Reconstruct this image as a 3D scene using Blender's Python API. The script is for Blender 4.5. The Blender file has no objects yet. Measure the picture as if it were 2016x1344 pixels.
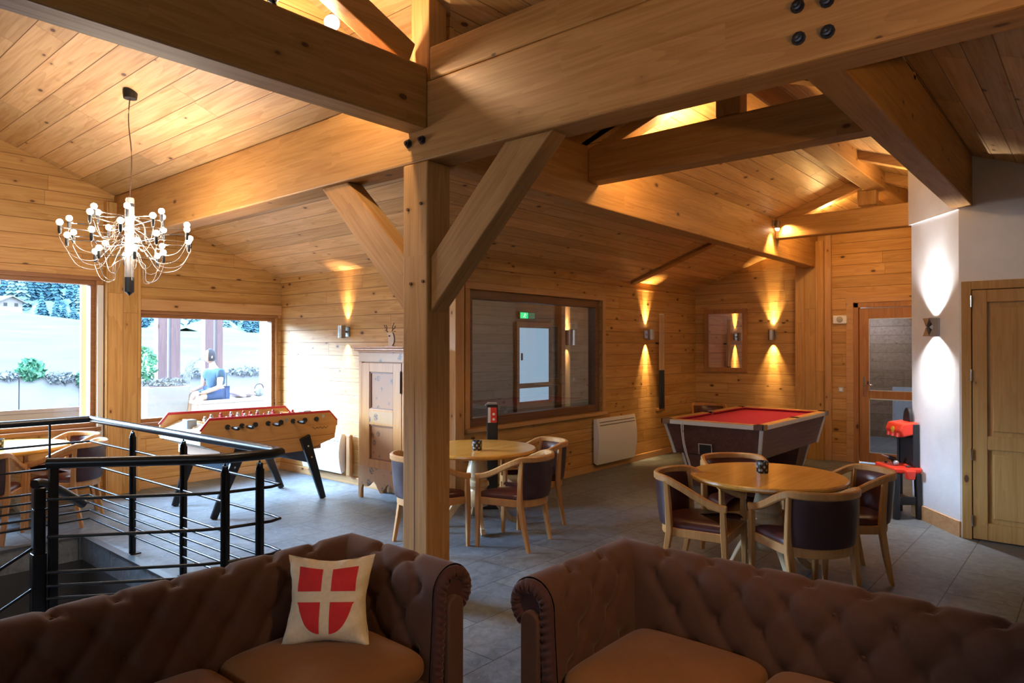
import bpy, math, random
from mathutils import Vector, Matrix
R = math.radians
PI = math.pi
SC = bpy.context.scene
COL = SC.collection
random.seed(7)

# ------------------------------------------------------------------ mesh builder
class G:
    def __init__(s):
        s.v = []; s.f = []; s.mi = []; s.cur = 0
    def add(s, vs, fs):
        o = len(s.v)
        s.v += [tuple(p) for p in vs]
        for f in fs:
            s.f.append([i + o for i in f]); s.mi.append(s.cur)
        return s
    def box(s, x0, x1, y0, y1, z0, z1):
        vs = [(x, y, z) for z in (z0, z1) for y in (y0, y1) for x in (x0, x1)]
        return s.add(vs, [(0, 2, 3, 1), (4, 5, 7, 6), (0, 1, 5, 4), (2, 6, 7, 3), (0, 4, 6, 2), (1, 3, 7, 5)])
    def bar(s, p0, p1, w, h, up=(0, 0, 1), w1=None, h1=None):
        p0 = Vector(p0); p1 = Vector(p1); d = (p1 - p0).normalized()
        up = Vector(up)
        if abs(d.dot(up)) > .99: up = Vector((1, 0, 0))
        r = d.cross(up).normalized(); u = r.cross(d).normalized()
        w1 = w if w1 is None else w1; h1 = h if h1 is None else h1
        vs = []
        for p, a, b in ((p0, w, h), (p1, w1, h1)):
            for i, j in ((-1, -1), (1, -1), (1, 1), (-1, 1)):
                vs.append(p + r * (i * a / 2) + u * (j * b / 2))
        return s.add(vs, [(3, 2, 1, 0), (4, 5, 6, 7), (0, 1, 5, 4), (1, 2, 6, 5), (2, 3, 7, 6), (3, 0, 4, 7)])
    def prism(s, poly, vec):
        n = len(poly); vec = Vector(vec)
        a = [Vector(p) for p in poly]; b = [p + vec for p in a]
        nrm = Vector((0, 0, 0))
        for i in range(n):
            nrm += (a[i] - a[0]).cross(a[(i + 1) % n] - a[0])
        fl = nrm.dot(vec) > 0
        fs = [tuple(range(n))[::-1] if fl else tuple(range(n)), tuple(range(n, 2 * n)) if fl else tuple(range(n, 2 * n))[::-1]]
        for i in range(n):
            j = (i + 1) % n
            fs.append((i, j, n + j, n + i) if fl else (j, i, n + i, n + j))
        return s.add(a + b, fs)
    def sweep(s, pts, sec, up=(0, 0, 1), closed=False, caps=True, scale=None):
        """sec: list of (side, up) offsets"""
        P = [Vector(p) for p in pts]; n = len(P); m = len(sec); vs = []; up = Vector(up)
        lr = None
        for i in range(n):
            if closed: d = P[(i + 1) % n] - P[i - 1]
            else: d = P[min(i + 1, n - 1)] - P[max(i - 1, 0)]
            d = d.normalized()
            r = d.cross(up)
            if r.length < .05: r = lr if lr else Vector((1, 0, 0))
            r = r - d * r.dot(d); r.normalize(); lr = r
            u = r.cross(d)
            k = scale[i] if scale else 1
            for a, b in sec: vs.append(P[i] + r * (a * k) + u * (b * k))
        fs = []
        for i in range(n if closed else n - 1):
            for j in range(m):
                a = i * m + j; b = i * m + (j + 1) % m
                c = ((i + 1) % n) * m + (j + 1) % m; d = ((i + 1) % n) * m + j
                fs.append((a, b, c, d))
        if caps and not closed:
            fs.append(tuple(range(m))[::-1]); fs.append(tuple((n - 1) * m + j for j in range(m)))
        return s.add(vs, fs)
    def tube(s, pts, r, n=8, closed=False, scale=None, up=(0, 0, 1)):
        sec = [(r * math.cos(2 * PI * k / n), r * math.sin(2 * PI * k / n)) for k in range(n)]
        return s.sweep(pts, sec, up, closed, True, scale)
    def rail(s, pts, w, h, up=(0, 0, 1), scale=None, ch=.25):
        a = w / 2; b = h / 2; c = min(a, b) * ch
        sec = [(-a + c, -b), (a - c, -b), (a, -b + c), (a, b - c), (a - c, b), (-a + c, b), (-a, b - c), (-a, -b + c)]
        return s.sweep(pts, sec, up, False, True, scale)
    def lathe(s, prof, c=(0, 0, 0), n=24, axis='z'):
        vs = []; c = Vector(c); m = len(prof)
        for k in range(n):
            a = 2 * PI * k / n; ca = math.cos(a); sa = math.sin(a)
            for r, z in prof:
                if axis == 'z': p = (r * ca, r * sa, z)
                elif axis == 'x': p = (z, r * ca, r * sa)
                else: p = (r * sa, z, r * ca)
                vs.append(c + Vector(p))
        fs = []
        for k in range(n):
            k2 = (k + 1) % n
            for i in range(m - 1):
                fs.append((k * m + i, k2 * m + i, k2 * m + i + 1, k * m + i + 1))
        if prof[0][0] > 1e-5: fs.append(tuple(k * m for k in range(n))[::-1])
        if prof[-1][0] > 1e-5: fs.append(tuple(k * m + m - 1 for k in range(n)))
        return s.add(vs, fs)
    def ball(s, c, r, nu=12, nv=8, sc=(1, 1, 1)):
        c = Vector(c); vs = []; fs = []
        for j in range(nv + 1):
            t = PI * j / nv
            for i in range(nu):
                a = 2 * PI * i / nu
                vs.append(c + Vector((r * sc[0] * math.sin(t) * math.cos(a), r * sc[1] * math.sin(t) * math.sin(a), -r * sc[2] * math.cos(t))))
        for j in range(nv):
            for i in range(nu):
                fs.append((j * nu + i, j * nu + (i + 1) % nu, (j + 1) * nu + (i + 1) % nu, (j + 1) * nu + i))
        return s.add(vs, fs)
    def grid(s, fn, nu, nv, cu=False, flip=False):
        vs = []; fs = []; w = nu if cu else nu + 1
        for j in range(nv + 1):
            for i in range(w): vs.append(fn(i / nu, j / nv))
        for j in range(nv):
            for i in range(nu):
                a = j * w + i; b = j * w + (i + 1) % w; c = (j + 1) * w + (i + 1) % w; d = (j + 1) * w + i
                fs.append((a, d, c, b) if flip else (a, b, c, d))
        return s.add(vs, fs)
    def build(s, name, mat=None, parent=None, smooth=None, bevel=None, loc=None, rot=None, weld=False):
        me = bpy.data.meshes.new(name)
        me.from_pydata(s.v, [], s.f)
        mats = mat if isinstance(mat, (list, tuple)) else [mat]
        for m in mats:
            if m: me.materials.append(m)
        if len(mats) > 1: me.polygons.foreach_set('material_index', s.mi)
        me.validate()
        if weld:
            import bmesh
            b = bmesh.new(); b.from_mesh(me); bmesh.ops.remove_doubles(b, verts=b.verts, dist=1e-5)
            bmesh.ops.recalc_face_normals(b, faces=b.faces); b.to_mesh(me); b.free()
        me.update()
        if smooth is not None:
            me.polygons.foreach_set('use_smooth', [True] * len(me.polygons))
            me.set_sharp_from_angle(angle=R(smooth))
        o = bpy.data.objects.new(name, me); COL.objects.link(o)
        if parent: o.parent = parent
        if loc is not None: o.location = loc
        if rot is not None: o.rotation_euler = rot
        if bevel:
            md = o.modifiers.new('Bevel', 'BEVEL'); md.width = bevel; md.segments = 2
            md.limit_method = 'ANGLE'; md.angle_limit = R(40)
        return o

def tag(o, label=None, cat=None, group=None, kind=None):
    if label: o['label'] = label
    if cat: o['category'] = cat
    if group: o['group'] = group
    if kind: o['kind'] = kind
    return o
def thing(name, label, cat, loc=(0, 0, 0), rz=0, group=None):
    o = bpy.data.objects.new(name, None); COL.objects.link(o)
    o.empty_display_size = .1
    o.location = loc; o.rotation_euler = (0, 0, rz)
    return tag(o, label, cat, group)
def struct(g, name, mat, parent=None, **k):
    o = g.build(name, mat, parent, **k)
    if not parent: o['kind'] = 'structure'
    return o
def children(o): return [c for c in bpy.data.objects if c.parent == o]
def dup(o, loc=None, rz=None, label=None, parent=None):
    kids = list(o.children)
    c = o.copy(); COL.objects.link(c)
    if parent is not None: c.parent = parent
    if loc is not None: c.location = loc
    if rz is not None: c.rotation_euler = (0, 0, rz)
    if label: c['label'] = label
    for k in kids: dup(k, parent=c)
    return c
def smoothpath(pts, n=6):
    """Catmull-Rom"""
    P = [Vector(p) for p in pts]; out = []
    for i in range(len(P) - 1):
        p0 = P[max(i - 1, 0)]; p1 = P[i]; p2 = P[i + 1]; p3 = P[min(i + 2, len(P) - 1)]
        for k in range(n):
            t = k / n
            out.append(.5 * ((2 * p1) + (p2 - p0) * t + (2 * p0 - 5 * p1 + 4 * p2 - p3) * t * t + (3 * p1 - p0 - 3 * p2 + p3) * t ** 3))
    out.append(P[-1]); return out

# ------------------------------------------------------------------ materials
class NT:
    def __init__(s, name):
        s.m = bpy.data.materials.new(name); s.m.use_nodes = True
        s.t = s.m.node_tree; s.n = s.t.nodes; s.l = s.t.links
        s.b = s.n['Principled BSDF']
    def node(s, typ, **k):
        n = s.n.new(typ)
        for a, b in k.items(): setattr(n, a, b)
        return n
    def put(s, sock, v):
        if v is None: return
        if isinstance(v, bpy.types.NodeSocket): s.l.new(v, sock)
        else: sock.default_value = v
    def math(s, op, a, b=None, c=None, clamp=False):
        n = s.node('ShaderNodeMath', operation=op, use_clamp=clamp)
        s.put(n.inputs[0], a); s.put(n.inputs[1], b); s.put(n.inputs[2], c)
        return n.outputs[0]
    def mix(s, f, a, b, mode='MIX'):
        n = s.node('ShaderNodeMix', data_type='RGBA', blend_type=mode)
        s.put(n.inputs[0], f); s.put(n.inputs[6], a); s.put(n.inputs[7], b)
        return n.outputs[2]
    def coords(s, kind='Object'):
        return s.node('ShaderNodeTexCoord').outputs[kind]
    def sep(s, v):
        n = s.node('ShaderNodeSeparateXYZ'); s.l.new(v, n.inputs[0]); return n.outputs
    def comb(s, x, y, z):
        n = s.node('ShaderNodeCombineXYZ'); s.put(n.inputs[0], x); s.put(n.inputs[1], y); s.put(n.inputs[2], z)
        return n.outputs[0]
    def noise(s, v, scale, det=3, rough=.55, dist=0):
        n = s.node('ShaderNodeTexNoise'); s.put(n.inputs['Vector'], v)
        n.inputs['Scale'].default_value = scale; n.inputs['Detail'].default_value = det
        n.inputs['Roughness'].default_value = rough; n.inputs['Distortion'].default_value = dist
        return n.outputs['Fac']
    def ramp(s, f, stops):
        n = s.node('ShaderNodeValToRGB'); s.put(n.inputs[0], f)
        e = n.color_ramp.elements
        while len(e) < len(stops): e.new(.5)
        for el, (p, c) in zip(e, stops):
            el.position = p; el.color = (c[0], c[1], c[2], 1) if len(c) == 3 else c
        return n.outputs[0]
    def sstep(s, f, a, b):
        n = s.node('ShaderNodeMapRange', interpolation_type='SMOOTHSTEP')
        s.put(n.inputs[0], f); n.inputs[1].default_value = a; n.inputs[2].default_value = b
        n.inputs[3].default_value = 0; n.inputs[4].default_value = 1
        return n.outputs[0]
    def bump(s, h, st=.3, d=.01):
        n = s.node('ShaderNodeBump'); n.inputs['Strength'].default_value = st; n.inputs['Distance'].default_value = d
        s.l.new(h, n.inputs['Height']); s.l.new(n.outputs[0], s.b.inputs['Normal'])
    def done(s, col=None, rough=None, metal=None, spec=None, **k):
        if col is not None: s.put(s.b.inputs['Base Color'], (*col, 1) if isinstance(col, tuple) and len(col) == 3 else col)
        if rough is not None: s.put(s.b.inputs['Roughness'], rough)
        if metal is not None: s.put(s.b.inputs['Metallic'], metal)
        if spec is not None: s.put(s.b.inputs['Specular IOR Level'], spec)
        for a, b in k.items(): s.put(s.b.inputs[a.replace('_', ' ')], b)
        return s.m

def wood(name, light, dark, u='x', v='z', plank=.14, groove=.004, knots=.5, rough=.5, tone=.25, gscale=1, seed=0, spec=.35, kscale=1):
    t = NT(name); s = dict(zip('xyz', t.sep(t.coords())))
    w = [c for c in 'xyz' if c not in (u, v)][0]
    U, V, W = s[u], s[v], s[w]
    if plank:
        pv = t.math('MULTIPLY_ADD', V, 1 / plank, 100.37 + seed)
        idx = t.math('FLOOR', pv); fr = t.math('FRACT', pv)
        # butt joints: offset along the run
        wn0 = t.node('ShaderNodeTexWhiteNoise', noise_dimensions='1D'); t.put(wn0.inputs['W'], idx)
        pu = t.math('MULTIPLY_ADD', U, 1 / 3.1, t.math('MULTIPLY', wn0.outputs[0], 9.0))
        idu = t.math('FLOOR', pu); fu = t.math('FRACT', pu)
        wn = t.node('ShaderNodeTexWhiteNoise', noise_dimensions='2D')
        t.put(wn.inputs['Vector'], t.comb(idx, idu, 0.0)); r1 = wn.outputs[0]
    else:
        r1 = t.math('ADD', .37 + seed, 0.0)
    off = t.math('MULTIPLY', r1, 31.0)
    vec = t.comb(t.math('MULTIPLY_ADD', U, .9 * gscale, off), t.math('MULTIPLY', V, 15 * gscale), t.math('MULTIPLY', W, 15 * gscale))
    n1 = t.noise(vec, 1, 4, .6, .35)
    vec2 = t.comb(t.math('MULTIPLY_ADD', U, 2.2 * gscale, off), t.math('MULTIPLY', V, 60 * gscale), t.math('MULTIPLY', W, 60 * gscale))
    n2 = t.noise(vec2, 1, 2, .5)
    # cathedral figure: stretched rings
    vec3 = t.comb(t.math('MULTIPLY_ADD', U, .45 * gscale, off), t.math('MULTIPLY', V, 5 * gscale), t.math('MULTIPLY', W, 5 * gscale))
    n3 = t.noise(vec3, 1, 2, .5, .2)
    ring = t.math('FRACT', t.math('MULTIPLY', n3, 9.0))
    fac = t.math('ADD', t.math('MULTIPLY', n1, .50), t.math('ADD', t.math('MULTIPLY', n2, .36), t.math('MULTIPLY', ring, .12)))
    col = t.mix(t.sstep(fac, .3, .72), (*light, 1), (*dark, 1))
    hgt = None
    if plank and tone:
        k = t.math('MULTIPLY_ADD', r1, tone, 1 - tone * .6)
        col = t.mix(1.0, col, t.comb(k, k, t.math('MULTIPLY', k, t.math('MULTIPLY_ADD', r1, .12, .93))), 'MULTIPLY')
    if knots:
        vo = t.node('ShaderNodeTexVoronoi', voronoi_dimensions='3D', feature='F1')
        t.put(vo.inputs['Vector'], t.comb(t.math('MULTIPLY_ADD', U, 4.6 * kscale, off), t.math('MULTIPLY', V, 8.5 * kscale), t.math('MULTIPLY', W, 8.5 * kscale)))
        vo.inputs['Scale'].default_value = 1
        cr = t.sep(vo.outputs['Color'])
        rad = t.math('MULTIPLY_ADD', cr[1], .10, .06)
        dd = t.math('SUBTRACT', vo.outputs['Distance'], rad)
        on = t.math('GREATER_THAN', cr[0], 1 - knots)
        km = t.math('MULTIPLY', on, t.sstep(dd, .035, -.03))
        halo = t.math('MULTIPLY', on, t.sstep(dd, .22, 0.0))
        col = t.mix(t.math('MULTIPLY', halo, .35), col, (dark[0] * .75, dark[1] * .65, dark[2] * .55, 1))
        col = t.mix(t.math('MULTIPLY', km, .9), col, (.075, .028, .010, 1))
    if plank and groove:
        g = groove / plank
        gm = t.math('MULTIPLY', t.sstep(fr, 0.0, g), t.sstep(fr, 1.0, 1 - g))
        gu = t.sstep(fu, 0.0, .0014)
        gm = t.math('MULTIPLY', gm, gu)
        col = t.mix(t.math('SUBTRACT', 1.0, gm), col, (dark[0] * .32, dark[1] * .26, dark[2] * .22, 1))
        hgt = t.math('ADD', gm, t.math('MULTIPLY', n1, .08))
        t.bump(hgt, .6, .004)
    else:
        t.bump(fac, .18, .004)
    return t.done(col, t.math('MULTIPLY_ADD', n2, .15, rough - .07), spec=spec)

def plain(name, col, rough=.5, metal=0, spec=.5, noise=0, nscale=20, bump=0, **k):
    t = NT(name)
    c = (*col, 1)
    if noise or bump:
        n = t.noise(t.coords(), nscale, 4, .6)
        if noise:
            lo = tuple(x * (1 - noise) for x in col); hi = tuple(min(1, x * (1 + noise)) for x in col)
            c = t.ramp(n, [(.25, lo), (.75, hi)])
        if bump: t.bump(n, bump, .01)
    return t.done(c, rough, metal, spec, **k)
def glow(name, col, st):
    t = NT(name)
    return t.done((.0, .0, .0), .5, Emission_Color=(*col, 1), Emission_Strength=st)
def glassmat(name, tint=(1, 1, 1), refl=1.0, dark=0):
    m = bpy.data.materials.new(name); m.use_nodes = True; nt = m.node_tree; n = nt.nodes; n.clear()
    out = n.new('ShaderNodeOutputMaterial'); mx = n.new('ShaderNodeMixShader')
    tr = n.new('ShaderNodeBsdfTransparent'); gl = n.new('ShaderNodeBsdfGlossy'); fr = n.new('ShaderNodeFresnel')
    tr.inputs[0].default_value = (*tint, 1); gl.inputs['Roughness'].default_value = .01
    ge = n.new('ShaderNodeNewGeometry'); io = n.new('ShaderNodeMapRange')
    io.inputs[3].default_value = 1.45; io.inputs[4].default_value = 1 / 1.45
    nt.links.new(ge.outputs['Backfacing'], io.inputs[0]); nt.links.new(io.outputs[0], fr.inputs[0])
    mt = n.new('ShaderNodeMath'); mt.operation = 'MULTIPLY'; mt.inputs[1].default_value = refl
    nt.links.new(fr.outputs[0], mt.inputs[0]); nt.links.new(mt.outputs[0], mx.inputs[0])
    nt.links.new(tr.outputs[0], mx.inputs[1]); nt.links.new(gl.outputs[0], mx.inputs[2])
    nt.links.new(mx.outputs[0], out.inputs[0]); return m

PL = (.62, .365, .135); PD = (.44, .215, .060)     # pale pine
BL = (.44, .225, .070); BD = (.31, .138, .034)      # beam timber
M = {}
M['wall_xz'] = wood('pine_boards_xz', PL, PD, 'x', 'z', .165, .005, .56)
M['wall_yz'] = wood('pine_boards_yz', PL, PD, 'y', 'z', .165, .005, .56, seed=3)
M['wall_zx'] = wood('pine_uprights_zx', PL, PD, 'z', 'x', .16, .003, .45, seed=5)
M['wall_zy'] = wood('pine_uprights_zy', PL, PD, 'z', 'y', .16, .003, .45, seed=6)
M['ceil_yx'] = wood('pine_ceiling_yx', (.68, .43, .21), (.48, .25, .09), 'y', 'x', .20, .005, .34, tone=.60, seed=8)
M['ceil_xy'] = wood('pine_ceiling_xy', (.70, .43, .18), (.50, .26, .085), 'x', 'y', .155, .005, .46, tone=.35, seed=9)
M['beam_x'] = wood('beam_x', BL, BD, 'x', 'z', .13, .0, .22, .55, tone=.10, seed=1)
M['beam_y'] = wood('beam_y', BL, BD, 'y', 'z', .13, .0, .22, .55, tone=.10, seed=2)
M['beam_z'] = wood('beam_z', BL, BD, 'z', 'x', .12, .0, .20, .6, tone=.08, seed=4)
M['trim'] = wood('pine_trim', (.60, .36, .17), (.48, .25, .10), 'z', 'x', 0, 0, .2, .5)
M['trim_x'] = wood('pine_trim_x', (.60, .36, .17), (.48, .25, .10), 'x', 'z', 0, 0, .2, .5)
M['trim_y'] = wood('pine_trim_y', (.60, .36, .17), (.48, .25, .10), 'y', 'z', 0, 0, .2, .5)
M['frame_dk'] = wood('stained_frame', (.33, .15, .065), (.22, .09, .035), 'x', 'z', 0, 0, 0, .45)
M['door_dk'] = wood('stained_door', (.46, .23, .09), (.34, .15, .055), 'z', 'y', 0, 0, .15, .45)
M['door_pale'] = wood('door_pine', (.54, .31, .105), (.42, .22, .06), 'z', 'y', 0, 0, .28, .5)
M['chairwood'] = wood('beech', (.58, .29, .10), (.46, .20, .06), 'z', 'x', 0, 0, 0, .33, spec=.5)
M['tablewood'] = wood('table_oak', (.70, .35, .065), (.56, .25, .04), 'x', 'y', 0, 0, 0, .22, spec=.5)
M['pedestal'] = wood('pale_oak', (.66, .47, .28), (.55, .36, .18), 'z', 'x', 0, 0, 0, .35, spec=.5)
M['leather'] = plain('maroon_leather', (.075, .020, .018), .32, spec=.5, noise=.25, nscale=9, bump=.12)
M['leather_back'] = plain('dark_leather_back', (.045, .018, .020), .38, spec=.5, noise=.2, nscale=9, bump=.1)
M['steel_blk'] = plain('black_painted_steel', (.012, .014, .018), .32, metal=.3, spec=.6)
M['steel'] = plain('brushed_steel', (.62, .62, .62), .28, metal=1)
M['chrome'] = plain('chrome', (.8, .8, .8), .12, metal=1)
M['alu'] = plain('aluminium_trim', (.78, .80, .84), .35, metal=.35)
M['white'] = plain('white_enamel', (.90, .90, .91), .35)
M['black'] = plain('black_plastic', (.012, .012, .014), .4)
M['plaster'] = plain('rough_plaster', (.82, .82, .84), .85, noise=.05, nscale=5, bump=.35)
M['red_pl'] = plain('red_plastic', (.78, .045, .02), .35)
M['glass'] = glassmat('window_glass', (.97, .99, 1.0), .6)
M['glass_in'] = glassmat('interior_glass', (.92, .94, .95), 2.0)
M['glass_door'] = glassmat('door_glass', (.85, .88, .90), 1.6)
M['bulb'] = glow('bulb_glow', (1.0, .83, .66), 230)
M['spotglow'] = glow('spot_glow', (1.0, .75, .45), 40)
M['coolglow'] = glow('cool_glow', (1.0, .96, .9), 30)
# ------------------------------------------------------------------ floor
def slate():
    t = NT('slate_tiles'); co = t.coords()
    br = t.node('ShaderNodeTexBrick', offset=.5)
    t.put(br.inputs['Vector'], co)
    br.inputs['Scale'].default_value = 1; br.inputs['Mortar Size'].default_value = .004
    br.inputs['Mortar Smooth'].default_value = .3
    br.inputs['Brick Width'].default_value = .62; br.inputs['Row Height'].default_value = .42
    br.inputs['Color1'].default_value = (.130, .152, .182, 1); br.inputs['Color2'].default_value = (.175, .195, .215, 1)
    br.inputs['Mortar'].default_value = (.05, .05, .055, 1)
    n = t.noise(co, 13, 6, .68, .8); n2 = t.noise(co, 2.2, 3)
    k = t.math('MULTIPLY_ADD', n, 2.0, .02)
    k = t.math('MULTIPLY', k, t.math('MULTIPLY_ADD', n2, .5, .75))
    col = t.mix(1.0, br.outputs['Color'], t.comb(k, k, k), 'MULTIPLY')
    h = t.math('SUBTRACT', t.math('MULTIPLY', n, .7), t.math('MULTIPLY', br.outputs['Fac'], .6))
    t.bump(h, .6, .014)
    return t.done(col, t.math('MULTIPLY_ADD', n, .25, .36), spec=.5)
M['slate'] = slate()
X2, Y1, Y3, X4, X5 = 5.217, 8.72, 5.30, 11.0, 7.30
K = .37
def hall(x): return 2.66 + K * (X2 - x)
def wing(y): return 2.66 + K * (Y3 - y)
RY = 2.10; RZ = wing(RY)
def south(y): return RZ - K * (RY - y)
LIFT = .60
g = G()
HX0, HX1, HY0, HY1 = -1.3, 2.20, 4.62, 6.95      # stairwell opening
g.box(-5.2, HX0, -4, 8.72, -.2, 0); g.box(HX0, HX1, -4, HY0, -.2, 0); g.box(HX0, HX1, HY1, 8.72, -.2, 0)
g.box(HX1, 5.3, -4, 8.72, -.2, 0); g.box(5.3, 11.0, -2, 5.3, -.2, 0)
struct(g, 'floor', M['slate'])
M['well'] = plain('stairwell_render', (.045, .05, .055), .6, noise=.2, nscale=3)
M['lowfloor'] = plain('lower_landing_tiles', (.30, .27, .25), .5, noise=.1, nscale=3)
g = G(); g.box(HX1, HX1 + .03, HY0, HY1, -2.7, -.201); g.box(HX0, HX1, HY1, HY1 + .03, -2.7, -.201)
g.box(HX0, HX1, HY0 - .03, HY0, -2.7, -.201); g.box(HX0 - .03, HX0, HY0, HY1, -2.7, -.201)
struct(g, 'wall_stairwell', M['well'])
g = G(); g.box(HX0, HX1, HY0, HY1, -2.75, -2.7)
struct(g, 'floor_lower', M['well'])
g = G()
for k in range(9):
    x0 = 1.30 - .28 * k
    if x0 < HX0: break
    g.box(max(HX0, x0 - .28), x0, HY0, 5.85, -2.7, -.62 - .17 * (k + 1))
g.box(1.30, HX1 - .01, HY0, HY1 - .01, -.78, -.62)
st = tag(g.build('staircase', M['lowfloor'], smooth=30), 'beige stone steps and landing going down inside the railing', 'stairs')
g = G(); g.box(HX1 - .012, HX1 + .05, HY0, HY1, .0, .012); g.box(HX0, HX1 - .012, HY1 - .012, HY1 + .05, .0, .012)
struct(g, 'trim_1', plain('stairwell_edge', (.10, .115, .13), .35, metal=.4))

# ------------------------------------------------------------------ walls
def gable(x): return hall(x)
# window wall y = Y1  (pieces around the two windows)
W1a = (.35, 2.89, .79, 2.454); W1b = (3.345, 5.133, .79, 2.096)
g = G(); T = .30
def wy(x0, x1, z0, z1): g.box(x0, x1, Y1, Y1 + T, z0, z1)
def wtop(x0, x1, z):   # up to the sloping ceiling
    g.prism([(x0, Y1, z), (x1, Y1, z), (x1, Y1, hall(x1) + .05), (x0, Y1, hall(x0) + .05)], (0, T, 0))
def wtopw(x0, x1, z):
    g.prism([(x0, Y1, z), (x1, Y1, z), (x1, Y1, hall(-x1) + .05), (x0, Y1, hall(-x0) + .05)], (0, T, 0))
wy(-5.3, .35, 0, 2.454); wy(.35, 2.89, 0, .79); wy(2.89, 3.345, 0, 2.454); wy(3.345, 5.133, 0, .79)
wy(3.345, 5.133, 2.096, 2.454); wy(5.133, 5.5, 0, 2.454)
wtop(0, 5.25, 2.454); wtopw(-5.3, 0, 2.454)
struct(g, 'wall_north', M['wall_xz'])
# wall beside the wardrobe x = X2
g = G(); g.box(X2, X2 + .25, Y3 + .2, Y1 + .3, 0, 2.68)
struct(g, 'wall_northeast', M['wall_yz'])
# wing wall y = Y3 with the interior window
IW = (5.455, 8.10, .80, 2.338)
g = G()
g.box(X2, IW[0], Y3, Y3 + .2, 0, 2.68); g.box(IW[0], IW[1], Y3, Y3 + .2, 0, IW[2]); g.box(IW[0], IW[1], Y3, Y3 + .2, IW[3], 2.68)
g.box(IW[1], X4 + .3, Y3, Y3 + .2, 0, 2.68)
struct(g, 'wall_east', M['wall_xz'])
# end gable x = X4 with glazed door opening
DR = (1.78, 2.80)
g = G()
g.box(X4, X4 + .25, DR[1], Y3 + .2, 0, 2.45); g.box(X4, X4 + .25, 1.3, DR[0], 0, 2.45); g.box(X4, X4 + .25, DR[0], DR[1], 2.34, 2.45)
g.prism([(X4, 1.3, 2.45), (X4, Y3 + .2, 2.45), (X4, Y3 + .2, wing(Y3) + .05), (X4, RY, RZ + .05), (X4, 1.3, south(1.3) + .05)], (.25, 0, 0))
struct(g, 'wall_gable', M['wall_yz'])
# white pier set at a slant, and return wall behind it
PA = Vector((7.30, .975, 0)); PB = Vector((7.93, 1.475, 0)); pd = (PB - PA).normalized(); pn = Vector((pd.y, -pd.x, 0))
def slant(z0, z1, off=0.0, th=.2, e0=0.0, e1=0.0):
    a = PA - pd * e0 - pn * off; b = PB + pd * e1 - pn * off
    return [(a.x, a.y, z0), (b.x, b.y, z0), (b.x + pn.x * th, b.y + pn.y * th, z0), (a.x + pn.x * th, a.y + pn.y * th, z0)], (0, 0, z1 - z0)
g = G(); g.prism(*slant(0, 2.93))
g.prism(*slant(2.93, 3.9, .02, .22, 0, .02))
g.box(PB.x, X4, 1.275, 1.475, 0, 3.62)
struct(g, 'wall_pier', M['plaster'])
# white wall x = X5 with wooden door
WD = (-.02, .965, 2.278)
g = G()
for y0, y1, z0 in ((-2, WD[0], 0), (WD[0], WD[1], WD[2]), (WD[1], .985, 0)):
    g.prism([(X5, y0, z0), (X5, y1, z0), (X5, y1, south(y1) + .03), (X5, y0, south(y0) + .03)], (.2, 0, 0))
g.box(X5 + .12, X5 + .2, WD[0], WD[1], -.1, WD[2])  # unseen backing added to stop light leaking in under the door
struct(g, 'wall_right', M['plaster'])
# unseen rest of the room behind the camera
g = G(); g.box(-5.3, -5.2, -4, 8.8, 0, 2.8); struct(g, 'wall_west', M['wall_yz'])
g = G(); g.box(-5.3, 3.3, -4.1, -4, 0, 5.4); g.box(3.2, 7.5, -2.1, -2, 0, 4.2); g.box(3.2, 3.3, -4, -2, 0, 4.2)
struct(g, 'wall_south', M['wall_xz'])

# ------------------------------------------------------------------ ceilings
CT = .05
def slab(g, poly): g.prism(poly, (0, 0, CT))
def L(x, y, lift=0.0, f=None): return None
YL = 4.28     # the raised roof over the crossing stops here
g = G()
def hp(x, y, l=0): return (x, y, hall(abs(x)) + l)
def wp(x, y, l=0): return (x, y, wing(y) + l)
def sp(x, y, l=0): return (x, y, south(y) + l)
slab(g, [hp(0, YL), hp(0, 8.9), hp(5.3, 8.9), hp(5.3, Y3 + .083), hp(YL - .083, YL)])
slab(g, [hp(0, 8.9), hp(0, YL), hp(-5.3, YL), hp(-5.3, 8.9)])
slab(g, [hp(3.317, YL), hp(YL - .083, YL), hp(3.317, 3.40)])
# raised part
slab(g, [hp(0, -4, LIFT), hp(0, YL, LIFT), hp(3.357, YL, LIFT), hp(3.357, 3.44, LIFT), hp(2.017, 2.10, LIFT), hp(3.236, .88, LIFT), hp(3.236, -4, LIFT)])
slab(g, [hp(0, -4, LIFT), hp(0, YL, LIFT), hp(-5.3, YL, LIFT), hp(-5.3, -4, LIFT)])
struct(g, 'ceiling_hall', M['ceil_yx'])
g = G()
slab(g, [wp(X2, Y3 + .1), wp(X4 + .2, Y3 + .1), wp(X4 + .2, RY), wp(4.83, RY), wp(4.83, 3.44), wp(3.357, 3.44)])
slab(g, [sp(4.83, RY), sp(X4 + .2, RY), sp(X4 + .2, 1.2), sp(7.5, 1.2), sp(7.5, -2), sp(3.27, -2), sp(3.27, .88), sp(4.83, .88)])
slab(g, [wp(2.017, RY, LIFT), wp(3.377, 3.46, LIFT), wp(4.88, 3.46, LIFT), wp(4.88, RY, LIFT)])
slab(g, [sp(2.017, RY, LIFT), sp(4.83, RY, LIFT), sp(4.83, .88, LIFT), sp(3.236, .88, LIFT)])
struct(g, 'ceiling_wing', M['ceil_xy'])
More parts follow.
